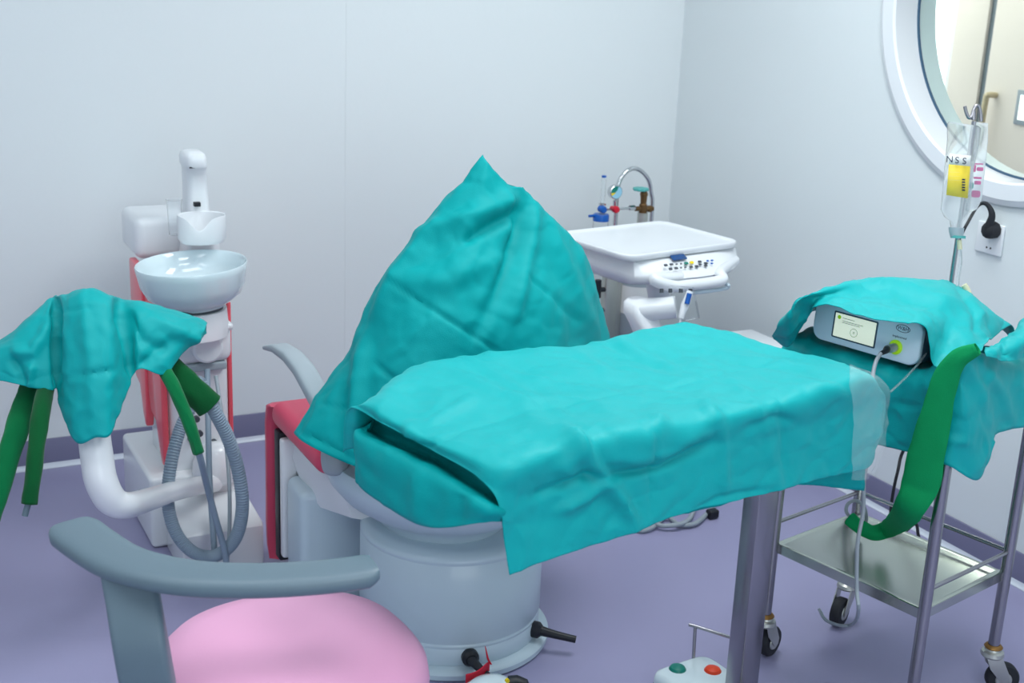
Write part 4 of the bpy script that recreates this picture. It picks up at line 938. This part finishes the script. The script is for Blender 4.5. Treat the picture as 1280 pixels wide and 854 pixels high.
# crumpled end of a further drape on the trolley's right corner
c = [[ts(1232, 436, -.01), ts(1250, 428, -.03), ts(1268, 414, -.05), ts(1284, 398, -.06), ts(1300, 392, -.08)],
     [ts(1230, 440, .01), ts(1252, 440, .016), ts(1272, 430, .02), ts(1290, 412, .02), ts(1310, 410, .02)],
     [ts(1232, 446, .02), ts(1256, 452, .028), ts(1276, 448, .03), ts(1296, 440, .03), ts(1316, 436, .03)]]
cloth('surgical_drape', c, 'teal', 'crumpled teal drape end at the right edge of the trolley top', nu=12, nv=12, rumple=.008, rscale=14, seed=41, folds=[([(1240, 440), (1270, 428), (1285, 404)], .012, 5), ([(1250, 436), (1262, 445)], -.01, 4)])
# long green sleeve hanging from the trolley to the lower shelf
sleeve('hose_sleeve', [tf(1222, 436, .03), tf(1196, 450, .045), tf(1180, 480, .05), tf(1170, 520, .05), tf(1160, 562, .05), tf(1150, 605, .05), tf(1134, 640, .045), atd(1112, 660, 3.06), atd(1092, 666, 3.09), atd(1074, 658, 3.12), atd(1062, 648, 3.14)], [.012, .020, .026, .030, .036, .036, .030, .022, .018, .017, .017], 'grn2', 'long green cloth sleeve looping down from the trolley over its lower shelf', flat=.35)
cb = thing('instrument_cable', 'grey cable coming out of the long green sleeve above the lower trolley shelf', 'cable', tuple(atd(1070, 640, 3.14)))
b = MB(); b.tube([atd(1066, 650, 3.14), atd(1058, 640, 3.15), atd(1060, 630, 3.16), atd(1070, 626, 3.17), atd(1080, 634, 3.17), atd(1083, 648, 3.17), atd(1079, 660, 3.17), atd(1073, 656, 3.15)], .0045, 10, sub=6); b.build('cable', 'cable', cb)
pw = thing('mains_cable', 'black mains cable hanging behind the trolley down to the floor', 'cord', tuple(atd(1150, 680, 3.55)))
b = MB(); b.tube([tl(HX + .06, .02, .72), atd(1134, 555, 3.5), atd(1122, 590, 3.52), atd(1115, 625, 3.54), atd(1114, 650, 3.56), atd(1125, 668, 3.6), atd(1144, 655, 3.62), atd(1148, 670, 3.62), atd(1153, 683, 3.62)], .0045, 10, sub=6); b.build('cord', 'rub', pw)
# ------------------------------------------------------------------ operator's stool in front
SZ = .56
sc2 = atz(366, 814, SZ - .02); SR = .220
st = thing('operator_stool', 'pink round stool with a curved grey arm rest, nearest the camera', 'stool', (sc2.x, sc2.y, 0))
MB().lathe((sc2.x, sc2.y, 0), [(.001, SZ - .1), (SR - .03, SZ - .1), (SR - .006, SZ - .088), (SR, SZ - .06), (SR - .004, SZ - .034), (SR - .02, SZ - .016), (SR - .06, SZ - .004), (SR * .4, SZ + .002), (.001, SZ + .002)], 72, sup=2.35).build('seat', 'pink', st, sharp=70)
MB().lathe((sc2.x, sc2.y, 0), [(.001, SZ - .125), (.12, SZ - .125), (.15, SZ - .1), (.001, SZ - .1)], 40).build('seat_plate', 'dgry', st)
MB().lathe((sc2.x, sc2.y, 0), [(.001, .06), (.032, .06), (.032, .25), (.024, .25), (.024, SZ - .12), (.001, SZ - .12)], 24).build('gas_lift', 'chrome', st, sharp=30)
AZ = .775
ctr_ = [(88, 650), (112, 668), (148, 690), (195, 704), (250, 712), (310, 714), (370, 712), (428, 707), (467, 701)]
pts = catmull([atz(x_, y_, AZ) for x_, y_ in ctr_], 8)
b = MB(); S = []
n = len(pts)
for i, p in enumerate(pts):
    t = (pts[min(n - 1, i + 1)] - pts[max(0, i - 1)]).normalized(); s_ = V((-t.y, t.x, 0)).normalized()
    e = min(1, min(i, n - 1 - i) / 3.0); w = (.044 - .006 * i / n) * (.8 + .2 * math.sqrt(e)); h = .0155 * (.7 + .3 * e)
    S.append([p + s_ * w * math.copysign(abs(math.cos(a)) ** .55, math.cos(a)) + V((0, 0, 1)) * (h * math.copysign(abs(math.sin(a)) ** .7, math.sin(a)) - h) for a in [2 * PI * k / 24 for k in range(24)]])
b.loft(S); b.build('arm_rest', 'gry', st, sharp=70)
dA = proj(atz(170, 705, AZ))[2]
pp = [atd(160, 712, dA + .03), atd(166, 745, dA + .025), atd(175, 800, dA + .01), atd(186, 860, dA + .03), atd(196, 905, dA + .05)]
pp.append(V(((pp[-1].x + sc2.x) / 2 - .02, (pp[-1].y + sc2.y) / 2, SZ - .135))); pp.append(V((sc2.x, sc2.y, SZ - .135)))
P = catmull(pp, 6); S = []
ux = V((.93, -.36, 0)).normalized(); uy = V((.36, .93, 0))
for i, p in enumerate(P):
    t = (P[min(len(P) - 1, i + 1)] - P[max(0, i - 1)]).normalized(); w = (ux - t * ux.dot(t)).normalized(); d_ = t.cross(w).normalized()
    S.append([p + w * x + d_ * y for x, y in rrect(.078, .040, .010, 4)])
MB().loft(S).build('arm_post', 'gry', st, sharp=40)
for k in range(5):
    a = 2 * PI * k / 5 + .3; e = V((sc2.x + .27 * math.cos(a), sc2.y + .27 * math.sin(a), .075))
    MB().tube([(sc2.x, sc2.y, .085), e], .02, 12, radii=[.024, .015]).build('base_leg', 'chrome', st)
    cs = MB().cyl(e + V((0, 0, .005)), e - V((0, 0, .03)), .01, 10).build('caster', 'dgry', st)
    MB().lathe((e.x, e.y, .026), [(.001, -.011), (.022, -.011), (.026, -.006), (.026, .006), (.022, .011), (.001, .011)], 20, T=Matrix.Rotation(a + .7, 4, 'Z') @ Matrix.Rotation(PI / 2, 4, 'X')).build('caster_wheel', 'rub', cs)

# ------------------------------------------------------------------ things on the floor
q = atz(876, 846, .055); fa = math.radians(6)
fp_ = thing('foot_pedal', 'white foot pedal with a green and an orange button beside the steel column', 'foot pedal', (q.x, q.y, 0), fa)
FM = rot((q.x, q.y, 0), fa)
b = MB(); S = []
for z, s_ in ((.001, .97), (.008, 1), (.04, 1), (.05, .95), (.055, .84)): S.append([FM @ V((x * s_, y * s_, z)) for x, y in rrect(.178, .17, .034, 8)])
b.loft(S); b.build('pedal_body', 'cer', fp_, sharp=70)
b = MB(); b.loft([[FM @ V((x * s_, y * s_, z)) for x, y in rrect(.1785, .1705, .034, 8)] for z, s_ in ((.012, 1.004), (.022, 1.004))]); b.build('rubber_band', 'blk', fp_)
for (x_, y_, mm, lab) in ((847, 835, 'green', 'green button'), (891, 837, 'orange', 'orange button')):
    p = atz(x_, y_, .058); b = MB(); b.lathe((p.x, p.y, .052), [(.001, -.004), (.0215, -.004), (.0215, .002), (.017, .009), (.008, .012), (.001, .0125)], 28); b.build('pedal_button', mm, fp_, label=lab)
w0 = atz(867, 826, .05); w1_ = atd(869, 783, proj(w0)[2])
b = MB(); b.tube([w0 - V((0, 0, .02)), w1_], .0042, 10); e1 = atd(935, 804, proj(w0)[2] - .02); b.tube([atd(861, 781, proj(w0)[2] + .005), w1_, e1], .004, 10); b.tube([e1, V((e1.x, e1.y, .045))], .0042, 10)
b.build('wire_handle', 'steel', fp_)
q = atz(612, 888, .0)
mc = thing('foot_control', 'white rounded foot control with a black end cap at the chair base', 'foot control', (q.x, q.y, 0))
b = MB(); b.lathe((q.x, q.y, 0), [(.001, .001), (.075, .001), (.08, .01), (.078, .03), (.066, .055), (.045, .072), (.02, .08), (.001, .081)], 40, sy=.85); b.build('control_body', 'cer', mc, sharp=70)
p = atd(634, 852, proj(q)[2] - .02); e = atd(650, 854, proj(q)[2] - .02); p1 = atd(640, 855, proj(q)[2])
b = MB(); b.tube([atd(636, 858, proj(q)[2]), atd(645, 857, proj(q)[2]), atd(655, 860, proj(q)[2]), atd(657, 862, proj(q)[2])], .02, 18, radii=[.024, .024, .021, .014]); b.build('end_cap', 'blk', mc)
b = MB(); pm = atd(634, 851, proj(q)[2] - .045); b.lathe(pm, [(.001, -.003), (.005, -.003), (.005, .003), (.001, .003)], 14, T=Matrix.Rotation(PI / 2, 4, 'X')); b.build('yellow_mark', 'yel', mc)
# red tape
ta, tb_ = atz(578, 846, .055), atz(609, 831, .06)
rt = thing('tape_strip', 'red tape strip tied below the black plug of the chair base', 'tape', tuple((ta + tb_) / 2))
u = (tb_ - ta).normalized(); nz_ = V((0, 0, 1)); fwd = u.cross(nz_).normalized(); 
b = MB(); b.loft([[ta + u * t + nz_ * h + fwd * (.012 + .006 * math.sin(t * 60)) + fwd * dd for h, dd in ((-.012, 0), (.012, .0), (.012, .003), (-.012, .003))] for t in [(tb_ - ta).length * k / 12 for k in range(13)]]); b.build('tape_band', 'crim', rt)
b = MB(); tp = [tb_ + fwd * .012 + V((0, 0, .008)), atd(610, 824, proj(tb_)[2] - .02), atd(608, 815, proj(tb_)[2] - .02), atd(606.5, 808, proj(tb_)[2] - .02)]
b.tube(tp, .004, 8, sub=5, radii=[.005, .0045, .003, .0015], flat=.4); b.build('tape_tail', 'crim', rt)
# hoses lying on the floor behind the table
hz = thing('floor_hose', 'grey hoses lying on the lilac floor below the far edge of the draped table', 'hose', tuple(atz(845, 655, 0)))
for k, pl_ in enumerate(([(786, 640), (795, 660), (812, 661), (826, 650), (836, 636), (850, 622)], [(806, 644), (820, 654), (840, 657), (858, 652), (866, 640), (872, 628)], [(822, 650), (838, 648), (850, 656), (868, 655), (882, 644), (892, 632), (900, 622)])):
    b = MB(); b.tube([atz(x_, y_, .012 + .008 * (k == 1)) + V((0, 0, .05 if i == 0 or i == len(pl_) - 1 else 0)) for i, (x_, y_) in enumerate(pl_)], .0075, 12, sub=8); b.build('hose_run', 'cable', hz)
b = MB(); p = atz(891, 637, .03); b.box(p - V((.018, .014, .028)), p + V((.018, .014, .0)), .006); b.build('hose_coupling', 'blk', hz)
# ------------------------------------------------------------------ light, camera, view
def area(name, loc, size, sy, power, col=(1, 1, 1), rotx=0):
    l = bpy.data.lights.new(name, 'AREA'); l.shape = 'RECTANGLE'; l.size = size; l.size_y = sy; l.energy = power; l.color = col
    o = bpy.data.objects.new(name, l); COL.objects.link(o); o.location = loc; o.rotation_euler = (rotx, 0, 0); return o
LC = (.945, .99, 1.0)
area('ceiling_lamp', (-2.4, -1.7, HC - .03), 1.2, .6, 14, LC)
area('ceiling_lamp', (-.85, -1.75, HC - .03), .6, 1.2, 33, LC)
area('ceiling_lamp', (-1.9, -3.6, HC - .03), 1.2, .6, 22, LC)
area('ceiling_lamp', (-3.8, -2.6, HC - .03), .6, 1.2, 8, LC)
area('front_fill', (-2.4, YF + .05, 1.5), 2.6, 1.5, 36, (.88, .97, 1.0), PI / 2)  # added soft fill behind the camera; the front wall has no window
area('corridor_lamp', (.95, .7, HC - .03), .5, 2.4, 34, (1, .99, .96))
w = bpy.data.worlds.new('world'); SC.world = w; w.use_nodes = True
w.node_tree.nodes['Background'].inputs[0].default_value = (.75, .85, 1, 1); w.node_tree.nodes['Background'].inputs[1].default_value = .3
cam = bpy.data.cameras.new('camera'); co = bpy.data.objects.new('camera', cam); COL.objects.link(co)
cam.sensor_width = 36; cam.sensor_fit = 'HORIZONTAL'; cam.lens = F * 36 / 1280
r_, u_, b_ = R @ np.array([1, 0, 0]), R @ np.array([0, -1, 0]), R @ np.array([0, 0, -1])
mw = Matrix.Identity(4)
for i in range(3): mw[i][0], mw[i][1], mw[i][2], mw[i][3] = r_[i], u_[i], b_[i], CAM[i]
co.matrix_world = mw
cam.clip_start = .02
cam.dof.use_dof = True; cam.dof.focus_distance = 2.75; cam.dof.aperture_fstop = 5.6
SC.camera = co
vs = SC.view_settings
vs.view_transform = 'Standard'; vs.look = 'None'; vs.exposure = 0.0; vs.gamma = 1.0; vs.use_curve_mapping = False
SC.cycles.use_denoising = True
SC.cycles.max_bounces = 10; SC.cycles.transparent_max_bounces = 12
bpy.context.view_layer.update()
